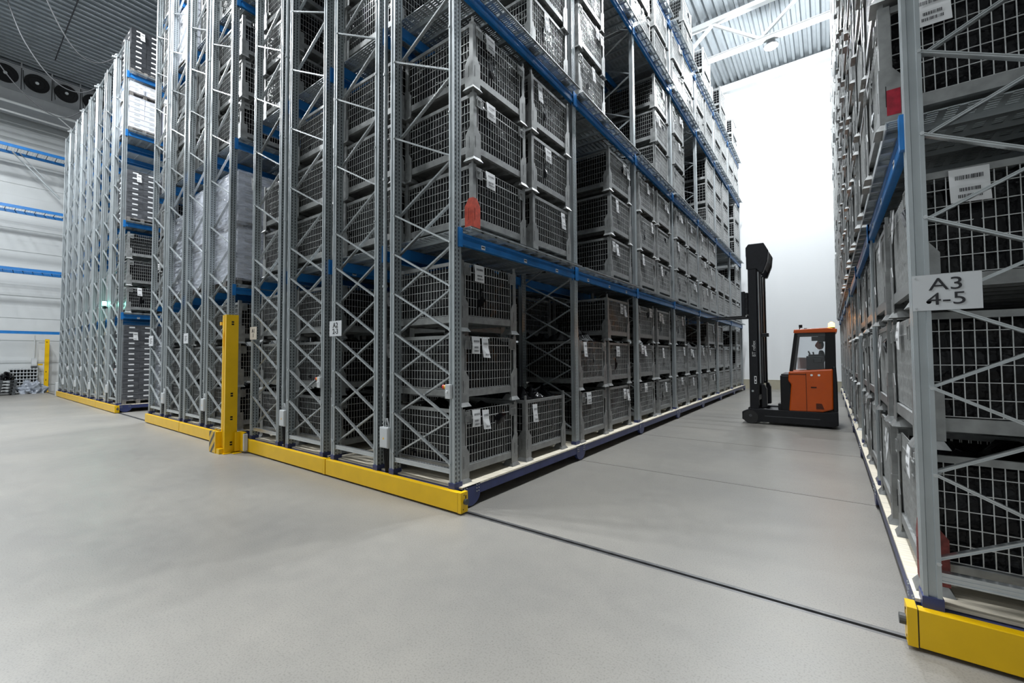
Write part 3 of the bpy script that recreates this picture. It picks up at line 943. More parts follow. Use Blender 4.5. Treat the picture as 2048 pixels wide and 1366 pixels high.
add_row('U1L', -3.2, 1, 'L', [[0, 3, 3, 3, 2, 3], [3, 2, 3, 0, 3, 3], [3, 0, 3, 3, 3, 3], [2, 2, 2, 0, 2, 2], [2, 2, 0, 2, 2, 2]], 1.5)
add_row('U2R', -5.87, 1, 'R', [[3, 3], [3, 3], [0, 3], [2, 2], [2, 0]], 1.25)
add_row('U2L', -5.87, 1, 'L', [[3, 3], [2, 3], [3, 2], [0, 2], [2, 2]], 1.35)
add_row('U3R', -9.35, 1, 'R', [[3], [0], [3], [2], [2]], 1.1)
add_row('U3L', -9.35, 1, 'L', [[3], [0], [3], [2], [2]], 1.2)
add_row('U4R', -12.02, 1, 'R', [[3], [0], [3], [0], [0]], 1.2)
add_row('U4L', -12.02, 1, 'L', [[0], [3], [3], [2], [2]], 1.2)
add_row('G1R', -17.85, 1, 'R', [[0, 3], [3, 3], [0, 3], [0, 2], [0, 2]], 0.9)
add_row('BR', 0.324, -1, 'R', [[3, 3, 3, 3, 0, 3, 3, 3, 3, 3, 2, 3, 3, 3], [3] * 9 + [2, 3, 3, 0, 3], [3] * 6 + [2, 3, 3, 0, 3, 3, 3, 3], [2] * 14, [2, 2, 0, 2, 2, 2, 2, 0, 2, 2, 0, 2, 2, 2]], 1.3)
add_row('BL', 0.324, -1, 'L', [[3, 3], [3, 3], [3], [2], [2]], 2.6)
spots.sort(key=lambda q: q['d'])
RD = {'U1R': 'central rack', 'U1L': 'row behind A2 sign', 'U2R': 'row left of A2 sign', 'U2L': 'row behind A1 sign', 'U3R': 'row behind yellow column',
      'U3L': 'second row left of column', 'U4R': 'third row left of column', 'U4L': 'fourth row left of column', 'G1R': 'distant left rack', 'BR': 'right-hand rack', 'BL': 'outer row of right-hand rack'}
SINGLE = ('U3R', 'U3L', 'U4R', 'U4L')
CORNERS = ((1, 1, 0), (-1, 1, PI / 2), (-1, -1, PI), (1, -1, -PI / 2))
NEARN, MAXN = 74, 300
stuff = []
for idx, q in enumerate(spots):
    if idx >= MAXN:
        stuff.append(q); continue
    pos = {1: 'only box', 2: ['lower box', 'upper box'], 3: ['bottom box', 'middle box', 'top box']}[q['n']]
    pos = pos if isinstance(pos, str) else pos[q['p']]
    long = q['row'] in ('U1R', 'BR')
    st = 'stack' if q['row'] in SINGLE else f"{ORD[q['i']]} stack"
    special = {('U1R', 0, 1, 0): 'wire mesh box with orange-red corner post foot', ('BR', 0, 1, 0): 'wire mesh box with crimson corner patch',
               ('BR', 0, 0, 0): 'wire mesh box with faded red corner foot'}.get((q['row'], q['i'], q['k'], q['p']))
    if special:
        lab = f"{special}, {pos} of {st}, {LVN[q['k']]}"
        lab = f"{special}, {LVN[q['k']]}, {RD[q['row']]}"
    else:
        lab = f"grey wire mesh box, {pos} of {st}, {LVN[q['k']]}, {RD[q['row']]}"
    grp = {'U1R': 'wire mesh boxes on the aisle face of the central rack', 'BR': 'wire mesh boxes in the right-hand rack'}.get(q['row'], 'wire mesh boxes in the ' + RD[q['row']])
    flap = (q['i'] * 7 + q['k'] * 3) % 3 != 1 if q['row'] != 'U1R' else q['i'] % 2 == 0
    loc = (q['x'], q['y'], q['z'])
    if idx < NEARN:
        t = empty('mesh_box', loc, q['rz'])
        for n_, (sx, sy, rz) in enumerate(CORNERS):
            me = CP
            if special and 'orange' in special and (sx, sy) == (1, -1): me = CPR
            if special and 'crimson' in special and (sx, sy) == (1, 1): me = CPC
            if special and 'faded' in special and (sx, sy) == (1, 1): me = CPD
            c = ob('corner_post', me, t, (sx * hx, sy * hy, 0), rz)
            if me is not CP: c['label'] = 'corner post with crimson patch' if me is CPC else 'red painted corner post foot'
        ob('base_frame', BASE, t)
        ob('front_panel', FP['flap' if flap else 'bar'], t); ob('back_panel', BP, t)
        ob('side_panel', SP[1], t); ob('side_panel', SP[-1], t)
        if flap:
            ob('latch', LT[1], t); ob('latch', LT[-1], t)
    else:
        t = ob('mesh_box', CAGE[flap], None, loc, q['rz'])
    tag(t, lab, 'mesh box', grp)
    ob('film_liner', LINERS_HEAP[idx % 3] if q['n'] == 1 or (q['p'] == q['n'] - 1 and q['n'] == 2 and q['k'] < 2) else LINERS[idx % 4], t)
    yy = R.choice((-0.32, -0.22, -0.1, 0.05, 0.2, 0.3)) if not (q['row'] == 'U1R' and q['i'] == 0) else -0.22
    if idx < NEARN or R.random() < 0.8:
        ob('paper_label', LABELS[R.choice((0, 1, 1, 2)) if not (q['row'] == 'U1R' and q['i'] == 0) else (2 if q['p'] < 2 and q['k'] == 0 else 0)], t, (hx + 0.004, yy, HB - (0.05 if flap else 0.10)))
    if q['row'] == 'BR' and q['i'] == 0:
        # rack end view: a sheet hangs on the side that faces the corridor
        if q['k'] in (0, 1) and q['p'] == (2 if q['k'] == 0 else 0):
            o = ob('paper_label', LABELS[0], t, (hx - 0.26, hy + 0.006, HB - 0.05), PI / 2)
        if q['k'] == 1 and q['p'] == 1: ob('paper_label', LABELS[0], t, (hx - 0.2, hy + 0.006, HB - 0.05), PI / 2)
if stuff:
    lo = cage_lo(); V = np.array(lo.v); nv = len(V)
    FV = [f for f in lo.f]
    vv = []; ff = []; mm = []
    for j, q in enumerate(stuff):
        sgn = 1 if q['face'] > 0 else -1
        vv.append(V * np.array((sgn, sgn, 1)) + np.array((q['x'], q['y'], q['z'])))
        ff += [tuple(i + j * nv for i in f) for f in FV]; mm += lo.m
    me = bpy.data.meshes.new('distant_mesh_boxes')
    me.from_pydata(np.concatenate(vv).tolist(), [], ff)
    for m_ in (cage, wire, film): me.materials.append(m_)
    me.polygons.foreach_set('material_index', mm); me.update()
    tag(ob('distant_mesh_boxes', me), 'remaining grey wire mesh boxes further back and higher in the racks', 'mesh box', kind='stuff')
print('boxes', len(spots), 'individual', min(MAXN, len(spots)), 'stuff', len(stuff))

# ------------------------------------------------------------------ pallet loads
def pallet_mb(L=1.2, Wd=0.8):
    m = MB()
    for i in range(5):
        y = -Wd / 2 + 0.05 + (Wd - 0.1) * i / 4
        m.box(-L / 2, L / 2, y - 0.048, y + 0.048, 0.122, 0.144)
    for x in (-L / 2 + 0.07, 0, L / 2 - 0.07):
        m.box(x - 0.07, x + 0.07, -Wd / 2, Wd / 2, 0.10, 0.122)
        for y in (-Wd / 2 + 0.05, 0, Wd / 2 - 0.05):
            m.box(x - 0.07, x + 0.07, y - 0.05, y + 0.05, 0.022, 0.10)
    for y in (-Wd / 2 + 0.05, 0, Wd / 2 - 0.05):
        m.box(-L / 2, L / 2, y - 0.05, y + 0.05, 0, 0.022)
    return m
PAL = pallet_mb().mesh('pallet', woodg)
def tray_mesh(m_, h, stick):
    m = MB(); a, b = 0.295, 0.195
    m.box(-a, a, -b, b, 0.0, h * 0.86); m.box(-a - 0.006, a + 0.006, -b - 0.002, b + 0.002, h * 0.86, h * 0.985)
    m.box(a, a + 0.004, -0.07, 0.07, h * 0.45, h * 0.7, 1)
    m.box(-0.07, 0.07, -b - 0.004, -b, h * 0.45, h * 0.7, 1)
    return m.mesh('carton_tray', [m_, stick])
TR = {'dark': tray_mesh(tray, 0.17, paper), 'white': tray_mesh(wtray, 0.17, dirtygrey)}
def wrap_mesh(h, seed, m_):
    m = MB(); n, k = 16, 14
    off = Vector((seed * 7.1, 3, 1))
    rows = []
    for j in range(k + 1):
        z = 0.10 + (h - 0.07) * j / k
        row = []
        for i in range(4 * n):
            s_, t_ = divmod(i, n); t_ /= n
            a, b = 0.635, 0.432
            c = [(-a, -b), (a, -b), (a, b), (-a, b)]
            p = Vector((*c[s_], 0)).lerp(Vector((*c[(s_ + 1) % 4], 0)), t_)
            d = 1 + noise.noise(Vector((p.x * 3, p.y * 3, z * 5)) + off) * 0.03
            row.append((p.x * d, p.y * d, z))
        rows.append(row)
    for r0, r1 in zip(rows[:-1], rows[1:]):
        for i in range(4 * n):
            j = (i + 1) % (4 * n)
            m.quad([r0[i], r0[j], r1[j], r1[i]])
    m.quad(rows[-1])
    return m.mesh('wrap_film', m_, True)
def load(x, y, z, kind, layers, label, group='wrapped pallet loads in the racks', wrap=None, mids=()):
    t = empty('pallet_load', (x, y, z), R.uniform(-0.01, 0.01)); tag(t, label, 'pallet load', group)
    ob('pallet', PAL, t)
    zz = 0.145; h = 0.17
    for l in range(layers):
        if l in mids:
            ob('pallet', PAL, t, (0, 0, zz)); zz += 0.145
        for sx in (-1, 1):
            for sy in (-1, 1):
                ob('carton_tray', TR[kind], t, (sx * 0.301 + R.uniform(-0.006, 0.006), sy * 0.198 + R.uniform(-0.004, 0.004), zz))
        zz += h
    if wrap:
        ob('wrap_film', wrap_mesh(zz - 0.02, x + z, wrap), t)
    # hanging delivery note on the aisle face
    ob('paper_label', LABELS[1], t, (0.65, -0.12, min(zz, 2.4) - 0.1))
PY = [Y0 + 0.06 + 0.42 + 0.885 * k for k in range(3)]
gx = -17.85 - 0.76
P3 = ['first', 'second', 'third']
for k in range(3):
    load(gx, PY[k], LEV[0], 'dark', 14, f'dark carton trays in clear wrap, {P3[k]} pallet on base deck, distant left rack', wrap=wrapd)
    load(gx, PY[k], LEV[2], 'dark', 9, f'dark carton trays in clear wrap, {P3[k]} pallet on second shelf, distant left rack', wrap=wrapd)
    load(gx, PY[k], LEV[3], 'white', 8, f'white carton trays, {P3[k]} pallet on third shelf, distant left rack', mids=(6,))
    load(gx, PY[k], LEV[4], 'dark', 8, f'black carton trays, {P3[k]} pallet on top shelf, distant left rack')
rx = {'U3R': -9.35 - 0.76, 'U3L': -9.35 - 2.0, 'U4R': -12.02 - 0.76, 'U4L': -12.02 - 2.0}
for row, k, kind, n, wr, what, mids in [('U3R', 1, 'white', 12, wrapw, 'milky plastic wrapped load', (6,)), ('U3L', 1, 'white', 12, wrapw, 'milky plastic wrapped load', (5,)), 
                            ('U4R', 1, 'dark', 11, wrapw, 'grey plastic wrapped load', ()), ('U4R', 3, 'white', 8, None, 'white carton trays', ()), ('U4R', 4, 'white', 9, None, 'white carton trays', ()),
                            ('U4L', 0, 'dark', 11, wrapw, 'grey plastic wrapped load', ()), ]:
    for q in range(2):
        load(rx[row], PY[q], LEV[k], kind, n, f"{what}, {P3[q]} pallet on {LVN[k]}, {RD[row]}", wrap=wr, mids=mids)

# ------------------------------------------------------------------ reach truck
TL = Vector((-0.83, 12.72, 0))
truck = empty('reach_truck', TL)
tag(truck, 'orange and black reach truck with raised forks standing across the aisle', 'forklift')
def tp(name, mb, m, parent=truck, bev=0.0, smooth=False):
    o = ob(name, mb.mesh(name, m, smooth), parent, (-TL.x, -TL.y, 0) if parent is truck else (0, 0, 0))
    if bev: bevel(o, bev)
    return o
yn, yf = 12.1, 13.34
for a, b in ((yn, yn + 0.24), (yf - 0.24, yf)):
    m = MB(); m.prism([(-1.79, 0.10), (-1.70, 0.05), (-1.2, 0.06), (0.05, 0.05), (0.136, 0.10), (0.136, 0.40), (-0.15, 0.37), (-1.45, 0.37), (-1.60, 0.365), (-1.79, 0.28)], 'y', a, b)
    tp('support_leg', m, blackm, bev=0.012)
    m = MB(); yy = a if a == yn else b
    s_ = -1 if a == yn else 1
    m.rod((-1.605, a + 0.02 - (0.03 if s_ < 0 else 0), 0.165), (-1.605, b - 0.02 + (0.03 if s_ > 0 else 0), 0.165), 0.33, n=24)
    tp('load_wheel', m, rubber)
    m = MB(); m.rod((-1.605, yy, 0.2), (-1.605, yy + s_ * 0.018, 0.2), 0.07, n=12); m.box(-1.3, -0.2, min(yy, yy + s_ * 0.006), max(yy, yy + s_ * 0.006), 0.20, 0.215)
    tp('leg_fitting', m, darkgrey)
m = MB(); m.rod((-0.05, 12.55, 0.17), (-0.05, 12.85, 0.17), 0.34, n=20); tp('drive_wheel', m, rubber)
m = MB(); m.box(-1.25, 0.05, yn + 0.24, yf - 0.24, 0.12, 0.34); tp('chassis', m, blackm)
m = MB(); m.box(-0.965, -0.745, yn + 0.06, yf - 0.06, 0.12, 1.20); m.box(-0.95, -0.76, yn + 0.08, yf - 0.08, 1.20, 1.235); tp('battery_cover', m, black, bev=0.02)
m = MB(); m.box(-1.02, -0.94, yn + 0.05, yn + 0.30, 0.34, 0.52); tp('battery_lock', m, black, bev=0.01)
body_o = [(-0.799, 0.35), (-0.146, 0.374), (0.047, 0.444), (0.065, 1.367), (-0.786, 1.297), (-0.802, 1.071), (-0.743, 1.0)]
m = MB(); m.prism(body_o, 'y', yn + 0.01, yf - 0.01); bd = tp('body', m, orange, bev=0.03)
m = MB(); m.box(-0.452, -0.444, yn - 0.0, yn + 0.012, 0.37, 1.26); m.box(-0.78, -0.45, yn - 0.0, yn + 0.012, 1.235, 1.243)
for k in range(6): m.box(-0.27, -0.12 - 0.008 * k, yn + 0.0, yn + 0.012, 0.45 + 0.022 * k, 0.458 + 0.022 * k)
m.box(-0.36, -0.25, yn, yn + 0.012, 0.93, 0.95)
tp('panel_gap', m, black)
m = MB()
for x in (-0.34, -0.2): m.rod((x, yn + 0.012, 1.22), (x, yn + 0.002, 1.22), 0.05, n=12)
tp('round_sticker', m, paper)
m = MB(); m.prism([(0.047, 0.38), (0.136, 0.40), (0.136, 1.0), (0.12, 1.42), (0.05, 1.42)], 'y', yn + 0.02, yf - 0.02); tp('rear_bumper', m, blackm, bev=0.02)
# cab
m = MB(); m.prism([(-0.67, 2.205), (0.155, 2.195), (0.16, 2.275), (-0.03, 2.31), (-0.66, 2.29)], 'y', yn + 0.03, yf - 0.03); tp('cab_roof', m, orange, bev=0.015)
for y in (yn + 0.05, yf - 0.11):
    m = MB(); m.prism([(-0.655, 2.2), (-0.59, 2.2), (-0.70, 1.30), (-0.775, 1.30)], 'y', y, y + 0.06); tp('front_pillar', m, black, bev=0.006)
    m = MB(); m.prism([(-0.06, 2.2), (0.125, 2.2), (0.12, 1.36), (-0.09, 1.36)], 'y', y, y + 0.06); tp('rear_pillar', m, black, bev=0.006)
    m = MB(); m.box(-0.60, -0.06, y + 0.01, y + 0.05, 2.15, 2.2); tp('roof_rail', m, darkgrey)
    m = MB(); m.prism([(-0.59, 2.15), (-0.06, 2.15), (-0.09, 1.35), (-0.70, 1.32)], 'y', y + 0.025, y + 0.031); tp('side_window', m, glass)
m = MB(); m.box(0.10, 0.12, yn + 0.11, yf - 0.11, 1.36, 2.2); tp('rear_panel', m, black)
m = MB(); m.box(-0.20, -0.05, yn + 0.35, yn + 0.43, 2.0, 2.14); m.box(-0.33, -0.20, yn + 0.37, yn + 0.42, 2.02, 2.12); tp('display', m, black, bev=0.006)
m = MB(); m.box(-0.66, -0.42, yf - 0.14, yf - 0.12, 1.33, 1.62); tp('document_board', m, dirtygrey)
m = MB(); m.box(-0.44, -0.10, yn + 0.30, yn + 0.65, 1.33, 1.66); m.box(-0.40, -0.12, yn + 0.32, yn + 0.60, 1.66, 1.70); m.box(-0.30, -0.14, yn + 0.28, yn + 0.30, 1.5, 1.6)
tp('control_console', m, blackm, bev=0.02)
m = MB(); m.rod((-0.37, yn + 0.42, 1.70), (-0.40, yn + 0.42, 1.78), 0.03, n=8); m.rod((-0.30, yn + 0.5, 1.70), (-0.31, yn + 0.5, 1.76), 0.03, n=8); tp('control_lever', m, black)
m = MB(); m.prism([(-0.30, 1.16), (0.085, 1.16), (0.09, 1.95), (0.02, 1.95), (-0.02, 1.30), (-0.30, 1.27)], 'y', 12.64, 13.08); tp('seat', m, black, bev=0.03)
# beacon, roof camera
m = MB(); m.rod((0.06, 12.45, 2.29), (0.06, 12.45, 2.33), 0.13, n=14); bcn = tp('beacon', m, black)
m = MB(); m.rod((0.06, 12.45, 2.33), (0.06, 12.45, 2.42), 0.12, n=16); m.frustum(0.06, 12.45, 2.42, 0.045, 0.045, 2.45, 0.02, 0.02)
ob('beacon_lens', m.mesh('beacon_lens', beaconm), bcn)
m = MB(); m.path([(-0.57, 12.4, 2.28), (-0.54, 12.4, 2.36)], 0.012); m.box(-0.57, -0.50, 12.36, 12.44, 2.34, 2.41); tp('roof_camera', m, black)
m = MB(); m.box(-0.47, -0.41, 12.38, 12.46, 2.285, 2.33); tp('work_light', m, darkgrey, bev=0.008)
bl = bpy.data.lights.new('beacon_light', 'POINT'); bl.energy = 10; bl.color = (1.0, 0.38, 0.05); bl.shadow_soft_size = 0.05
o = bpy.data.objects.new('beacon_light', bl); o.location = (0.06, 12.45, 2.52); COL.objects.link(o)
# mast
for a, b in ((12.16, 12.30), (13.10, 13.24)):
    m = MB(); m.prism([(-1.62, 0.37), (-1.425, 0.37), (-1.41, 3.86), (-1.60, 3.86)], 'y', a, b); m.box(-1.63, -1.56, a, b, 3.86, 4.4)
    tp('outer_mast', m, blackm, bev=0.008)
    m = MB(); m.box(-1.41, -1.325, a + 0.02, b - 0.01, 0.95, 3.80); tp('inner_mast', m, blackm, bev=0.006)
    m = MB(); m.rod((-1.372, a - 0.004, 1.0), (-1.372, a - 0.004, 3.76), 0.03, n=8); tp('lift_cylinder', m, galv)
    m = MB(); m.prism([(-1.36, 0.40), (-1.25, 0.42), (-1.25, 0.86), (-1.30, 0.97), (-1.36, 0.97)], 'y', a - 0.01, b + 0.01); tp('mast_guard', m, blackm, bev=0.01)
    m = MB(); m.prism([(-1.635, 4.20), (-1.635, 4.40), (-1.57, 4.485), (-1.24, 4.475), (-1.14, 4.27), (-1.165, 4.02), (-1.27, 3.73), (-1.33, 3.73), (-1.415, 3.84), (-1.60, 3.84)], 'y', a - 0.01, b + 0.01)
    tp('mast_head', m, blackm, bev=0.015)
m = MB(); m.prism([(-1.22, 4.40), (-1.15, 4.26), (-1.175, 4.04), (-1.25, 3.85), (-1.28, 3.88), (-1.22, 4.05)], 'y', 12.30, 13.10); tp('head_shroud', m, black, bev=0.02)
for z in (0.55, 2.1, 3.6):
    m = MB(); m.box(-1.60, -1.45, 12.30, 13.10, z, z + 0.12); tp('mast_crossmember', m, blackm)
m = MB()
for y in (12.5, 12.62, 12.75): m.path([(-1.38, y, 0.9), (-1.38, y, 3.9), (-1.3, y, 4.2), (-1.24, y, 3.9)], 0.012)
tp('hydraulic_hoses', m, rubber)
m = MB(); m.box(-1.325, -1.18, 12.18, 12.26, 2.14, 2.23); tp('mast_bracket', m, blackm, bev=0.006)
m = MB(); m.box(-1.70, -1.62, 12.2, 13.2, 2.72, 2.86); m.box(-1.70, -1.62, 12.2, 13.2, 3.12, 3.27)
for y in (12.22, 12.66, 13.1): m.box(-1.70, -1.62, y, y + 0.08, 2.72, 3.27)
m.box(-1.76, -1.68, 12.18, 12.30, 2.68, 3.30)
tp('fork_carriage', m, blackm, bev=0.005)
for y in (12.36, 12.94):
    m = MB(); m.prism([(-2.95, 2.675), (-1.78, 2.66), (-1.70, 2.66), (-1.70, 3.2), (-1.74, 3.2), (-1.755, 2.715), (-1.80, 2.70), (-2.95, 2.69)], 'y', y, y + 0.11); tp('fork', m, blackm)
m = MB(); m.box(-1.51, -1.46, 12.158, 12.16, 0.98, 1.17); m.box(-1.50, -1.47, 12.157, 12.158, 1.08, 1.15, 1); m.box(-1.50, -1.47, 12.157, 12.158, 1.0, 1.05, 1); tp('mast_label', m, [paper, ink])
t_ = text_obj('lettering', 'BT reflex', 0.105, truck, (-1.50 - TL.x, 12.157 - TL.y, 1.85), (PI / 2, -PI / 2, 0), dirtygrey, off=0.001)
m = MB(); m.rod((-1.55, 12.158, 0.80), (-1.55, 12.15, 0.80), 0.05, n=12); tp('mast_bolt', m, galv)

# driver, seated sideways in the cab, turned to the mast
def skin_body(name, verts, edges, radii, m, loc):
    me = bpy.data.meshes.new(name); me.from_pydata(verts, edges, [])
    o = bpy.data.objects.new(name, me); COL.objects.link(o); o.location = loc
    sk = o.modifiers.new('skin', 'SKIN')
    for i, r_ in enumerate(radii):
        me.skin_vertices[0].data[i].radius = (r_, r_) if not isinstance(r_, tuple) else r_
    me.skin_vertices[0].data[0].use_root = True
    sb_ = o.modifiers.new('sub', 'SUBSURF'); sb_.levels = 1; sb_.render_levels = 2
    me.materials.append(m)
    return o
dv = [(0, 0, 0), (0.0, 0, 0.22), (0.0, 0, 0.42), (-0.01, 0, 0.50), (-0.02, -0.17, 0.42), (-0.10, -0.23, 0.20), (-0.30, -0.22, 0.20), (-0.01, 0.17, 0.42), (-0.08, 0.23, 0.20), (-0.28, 0.20, 0.16),
      (-0.16, -0.10, -0.02), (-0.40, -0.12, -0.02), (-0.42, -0.12, -0.42), (-0.16, 0.10, -0.02), (-0.40, 0.12, -0.02), (-0.42, 0.12, -0.42), (-0.54, -0.12, -0.46), (-0.54, 0.12, -0.46)]
de = [(0, 1), (1, 2), (2, 3), (2, 4), (4, 5), (5, 6), (2, 7), (7, 8), (8, 9), (0, 10), (10, 11), (11, 12), (0, 13), (13, 14), (14, 15), (12, 16), (15, 17)]
dr = [(0.15, 0.12), (0.13, 0.11), (0.13, 0.10), 0.06, 0.065, 0.048, 0.036, 0.065, 0.048, 0.036, 0.085, 0.06, 0.045, 0.085, 0.06, 0.045, 0.04, 0.04]
drv = skin_body('person', [(x, y, z * 0.96) for x, y, z in dv], de, dr, cloth, (-0.14, 12.86, 1.37))
drv.scale = (0.72, 0.95, 0.9)
tag(drv, 'driver in dark workwear sitting inside the orange reach truck cab', 'person')
bm = bmesh.new(); bmesh.ops.create_uvsphere(bm, u_segments=20, v_segments=14, radius=0.1)
for v in bm.verts:
    x, y, z = v.co
    v.co.x = x * 1.0 - (0.016 if x < 0 and abs(z) < 0.05 and abs(y) < 0.03 else 0); v.co.y = y * 0.78; v.co.z = z * 1.25 - (0.01 if x < -0.05 and z < 0 else 0)
    if x < -0.085 and abs(y) < 0.022 and -0.03 < z < 0.02: v.co.x -= 0.018
me = bpy.data.meshes.new('head'); bm.to_mesh(me); bm.free(); me.materials.append(skin)
for p in me.polygons: p.use_smooth = True
hd = ob('head', me, drv, (-0.05, 0, 0.62))
m = MB()
for sy in (-1, 1): m.box(-0.098, -0.088, sy * 0.032 - 0.01, sy * 0.032 + 0.01, 0.015, 0.025)
m.box(-0.104, -0.092, -0.022, 0.022, -0.062, -0.056); ob('face_features', m.mesh('face_features', hairm), hd)
bm = bmesh.new(); bmesh.ops.create_uvsphere(bm, u_segments=16, v_segments=12, radius=0.108)
bmesh.ops.delete(bm, geom=[v for v in bm.verts if v.co.z < 0.01 and v.co.x < 0.03 or v.co.x < -0.06 and v.co.z < 0.06], context='VERTS')
for v in bm.verts: v.co.y *= 0.82; v.co.z *= 1.25
me = bpy.data.meshes.new('hair'); bm.to_mesh(me); bm.free(); me.materials.append(hairm); ob('hair', me, hd, (0.004, 0, 0.006))
for sy, hx_, hy_, hz_ in ((-1, -0.30, -0.22, 0.195), (1, -0.28, 0.20, 0.155)):
    hv = [(0, 0, 0), (-0.05, 0, 0)] ; he = [(0, 1)]; hr = [0.026, 0.030]
    for k, L_ in enumerate((0.035, 0.042, 0.045, 0.038)):
        b0 = len(hv); yy = -0.024 + 0.016 * k
        hv += [(-0.075, yy, 0.0), (-0.075 - L_, yy, -0.008), (-0.075 - L_ * 1.2, yy, -0.032)]
        he += [(1, b0), (b0, b0 + 1), (b0 + 1, b0 + 2)]; hr += [0.009, 0.008, 0.007]
    b0 = len(hv); hv += [(-0.03, -sy * 0.035, -0.005), (-0.065, -sy * 0.05, -0.012)]; he += [(0, b0), (b0, b0 + 1)]; hr += [0.011, 0.009]
    h_ = skin_body('hand', hv, he, hr, skin, (hx_, hy_, hz_)); h_.parent = drv

# ------------------------------------------------------------------ yellow guard columns
def column(x0, x1, y0, y1, h, label, foot=True):
    t = empty('guard_column', ((x0 + x1) / 2, (y0 + y1) / 2, 0)); tag(t, label, 'guard post')
    cx, cy = t.location.x, t.location.y
    m = MB(); a, b, c, d = x0 - cx, x1 - cx, y0 - cy, y1 - cy
    m.prism([(a, c + 0.02), (a + 0.07, c + 0.02), (a + 0.08, c + 0.035), (b - 0.07, c + 0.035), (b - 0.06, c), (b, c), (b, d), (a, d)], 'z', 0.012, h)
    for z in (0.17, 0.62, 1.04, h - 0.15):
        m.box(b, b + 0.002, d - 0.115, d - 0.075, z - 0.035, z + 0.035, 1)
        m.box(b + 0.002, b + 0.004, d - 0.115, d - 0.075, z - 0.006, z + 0.006)
    bevel(ob('column', m.mesh('column', [yellow, black]), t), 0.004)
    m = MB(); m.box(a - 0.03, b + 0.06, c - 0.03, d + 0.05, 0, 0.012); ob('base_plate', m.mesh('base_plate', yellow), t)
    return t, cx, cy
t, cx, cy = column(-8.88, -8.66, 3.11, 3.31, 2.48, 'tall yellow steel guard column standing between the rack bumpers')
m = MB(); m.box(-0.125, 0.125, 0, 0.03, -0.19, 0.19); o = bevel(ob('hazard_plate', m.mesh('hazard_plate', hazard), t, (-9.0 - cx, 3.03 - cy, 0.195)), 0.004); o['label'] = 'yellow and black striped guard plate'
m = MB(); m.box(-8.875 - cx, -8.84 - cx, 3.03 - cy, 3.30 - cy, 0.0, 0.38); m.box(-8.875 - cx, -8.70 - cx, 3.04 - cy, 3.12 - cy, 0.0, 0.09); m.box(-9.12 - cx, -8.87 - cx, 3.06 - cy, 3.30 - cy, 0.0, 0.015)
for a_ in ((-9.08, 3.12), (-8.95, 3.12)): m.rod((a_[0] - cx, a_[1] - cy, 0.38), (a_[0] - cx, a_[1] - cy, 0.40), 0.05, n=8)
ob('guard_side', m.mesh('guard_side', yellow), t)
m = MB(); m.box(-8.655 - cx, -8.44 - cx, 3.33 - cy, 3.345 - cy, 0.03, 0.37); m.box(-8.655 - cx, -8.44 - cx, 3.345 - cy, 3.38 - cy, 0.355, 0.37); m.box(-8.60 - cx, -8.575 - cx, 3.25 - cy, 3.33 - cy, 0.03, 0.37); m.box(-8.66 - cx, -8.5 - cx, 3.2 - cy, 3.34 - cy, 0, 0.012)
bevel(ob('side_bracket', m.mesh('side_bracket', yellow), t), 0.003)
m = MB(); m.box(-8.435 - cx, -8.39 - cx, 3.32 - cy, 3.38 - cy, 0.05, 0.34); ob('reflector', m.mesh('reflector', lightgrey), t)
m = MB(); m.rod((-8.88 - cx, 3.2 - cy, 2.34), (-9.06 - cx, 3.2 - cy, 2.34), 0.018, n=8); m.rod((-8.88 - cx, 3.2 - cy, 2.31), (-9.0 - cx, 3.2 - cy, 2.32), 0.012, n=8); ob('sensor_arm', m.mesh('sensor_arm', galv), t)
m = MB(); m.box(-9.12 - cx, -9.05 - cx, 3.17 - cy, 3.23 - cy, 2.31, 2.37); ob('sensor_head', m.mesh('sensor_head', yelbtn), t)
m = MB(); m.path([(-8.78 - cx, 3.14 - cy, 2.30), (-8.80 - cx, 3.12 - cy, 2.1), (-8.79 - cx, 3.12 - cy, 1.9), (-8.77 - cx, 3.14 - cy, 1.78)], 0.007); ob('sensor_cable', m.mesh('sensor_cable', yelbtn), t)
t, cx, cy = column(-33.05, -32.85, 3.46, 3.62, 2.74, 'distant yellow steel guard column beside the pale side wall')
m = MB(); m.rod((-33.0 - cx, 3.46 - cy, 2.55), (-33.0 - cx, 3.25 - cy, 2.55), 0.02, n=6); ob('sensor_arm', m.mesh('sensor_arm', black), t)
m = MB(); m.box(-0.06, 0.06, -0.30, -0.13, 1.38, 1.46); ob('side_shelf', m.mesh('side_shelf', yellow), t)

# ------------------------------------------------------------------ fixed rack along the side wall
WR = empty('wall_rack', (-31.3, 0, 0)); tag(WR, 'blue beamed pallet rack fixed along the pale side wall at far left', 'storage rack')
def wallrack_beam():
    m = MB(); m.box(-0.05, 0, -3.9, 4.6, -0.14, 0.0); m.box(0, 0.004, -3.9, 4.6, -0.045, -0.035); return m.mesh('shelf_beam', blue)
wbm = wallrack_beam()
def support_mesh():
    m = MB(); m.box(-1.05, 0, -0.008, 0.008, -0.03, 0.0); return m.mesh('cross_bar', black)
spm = support_mesh()
def wire_deck():
    m = MB()
    for k in range(9): m.rod((-0.06 - 0.12 * k, -3.85, 0.006), (-0.06 - 0.12 * k, 4.55, 0.006), 0.006, caps=False)
    for k in range(84): m.rod((-1.1, -3.85 + 0.1 * k, 0.012), (0, -3.85 + 0.1 * k, 0.012), 0.006, caps=False)
    return m.mesh('wire_deck', galv)
wdm = wire_deck()
for z in (6.12, 9.13, 12.05):
    ob('shelf_beam', wbm, WR, (0, 0, z)); ob('shelf_beam', wbm, WR, (-1.1, 0, z)); ob('wire_deck', wdm, WR, (0, 0, z))
    for k in range(26): ob('cross_bar', spm, WR, (-0.05, -3.7 + 0.33 * k, z - 0.002))
ob('shelf_beam', wbm, WR, (0, 0, 3.07))
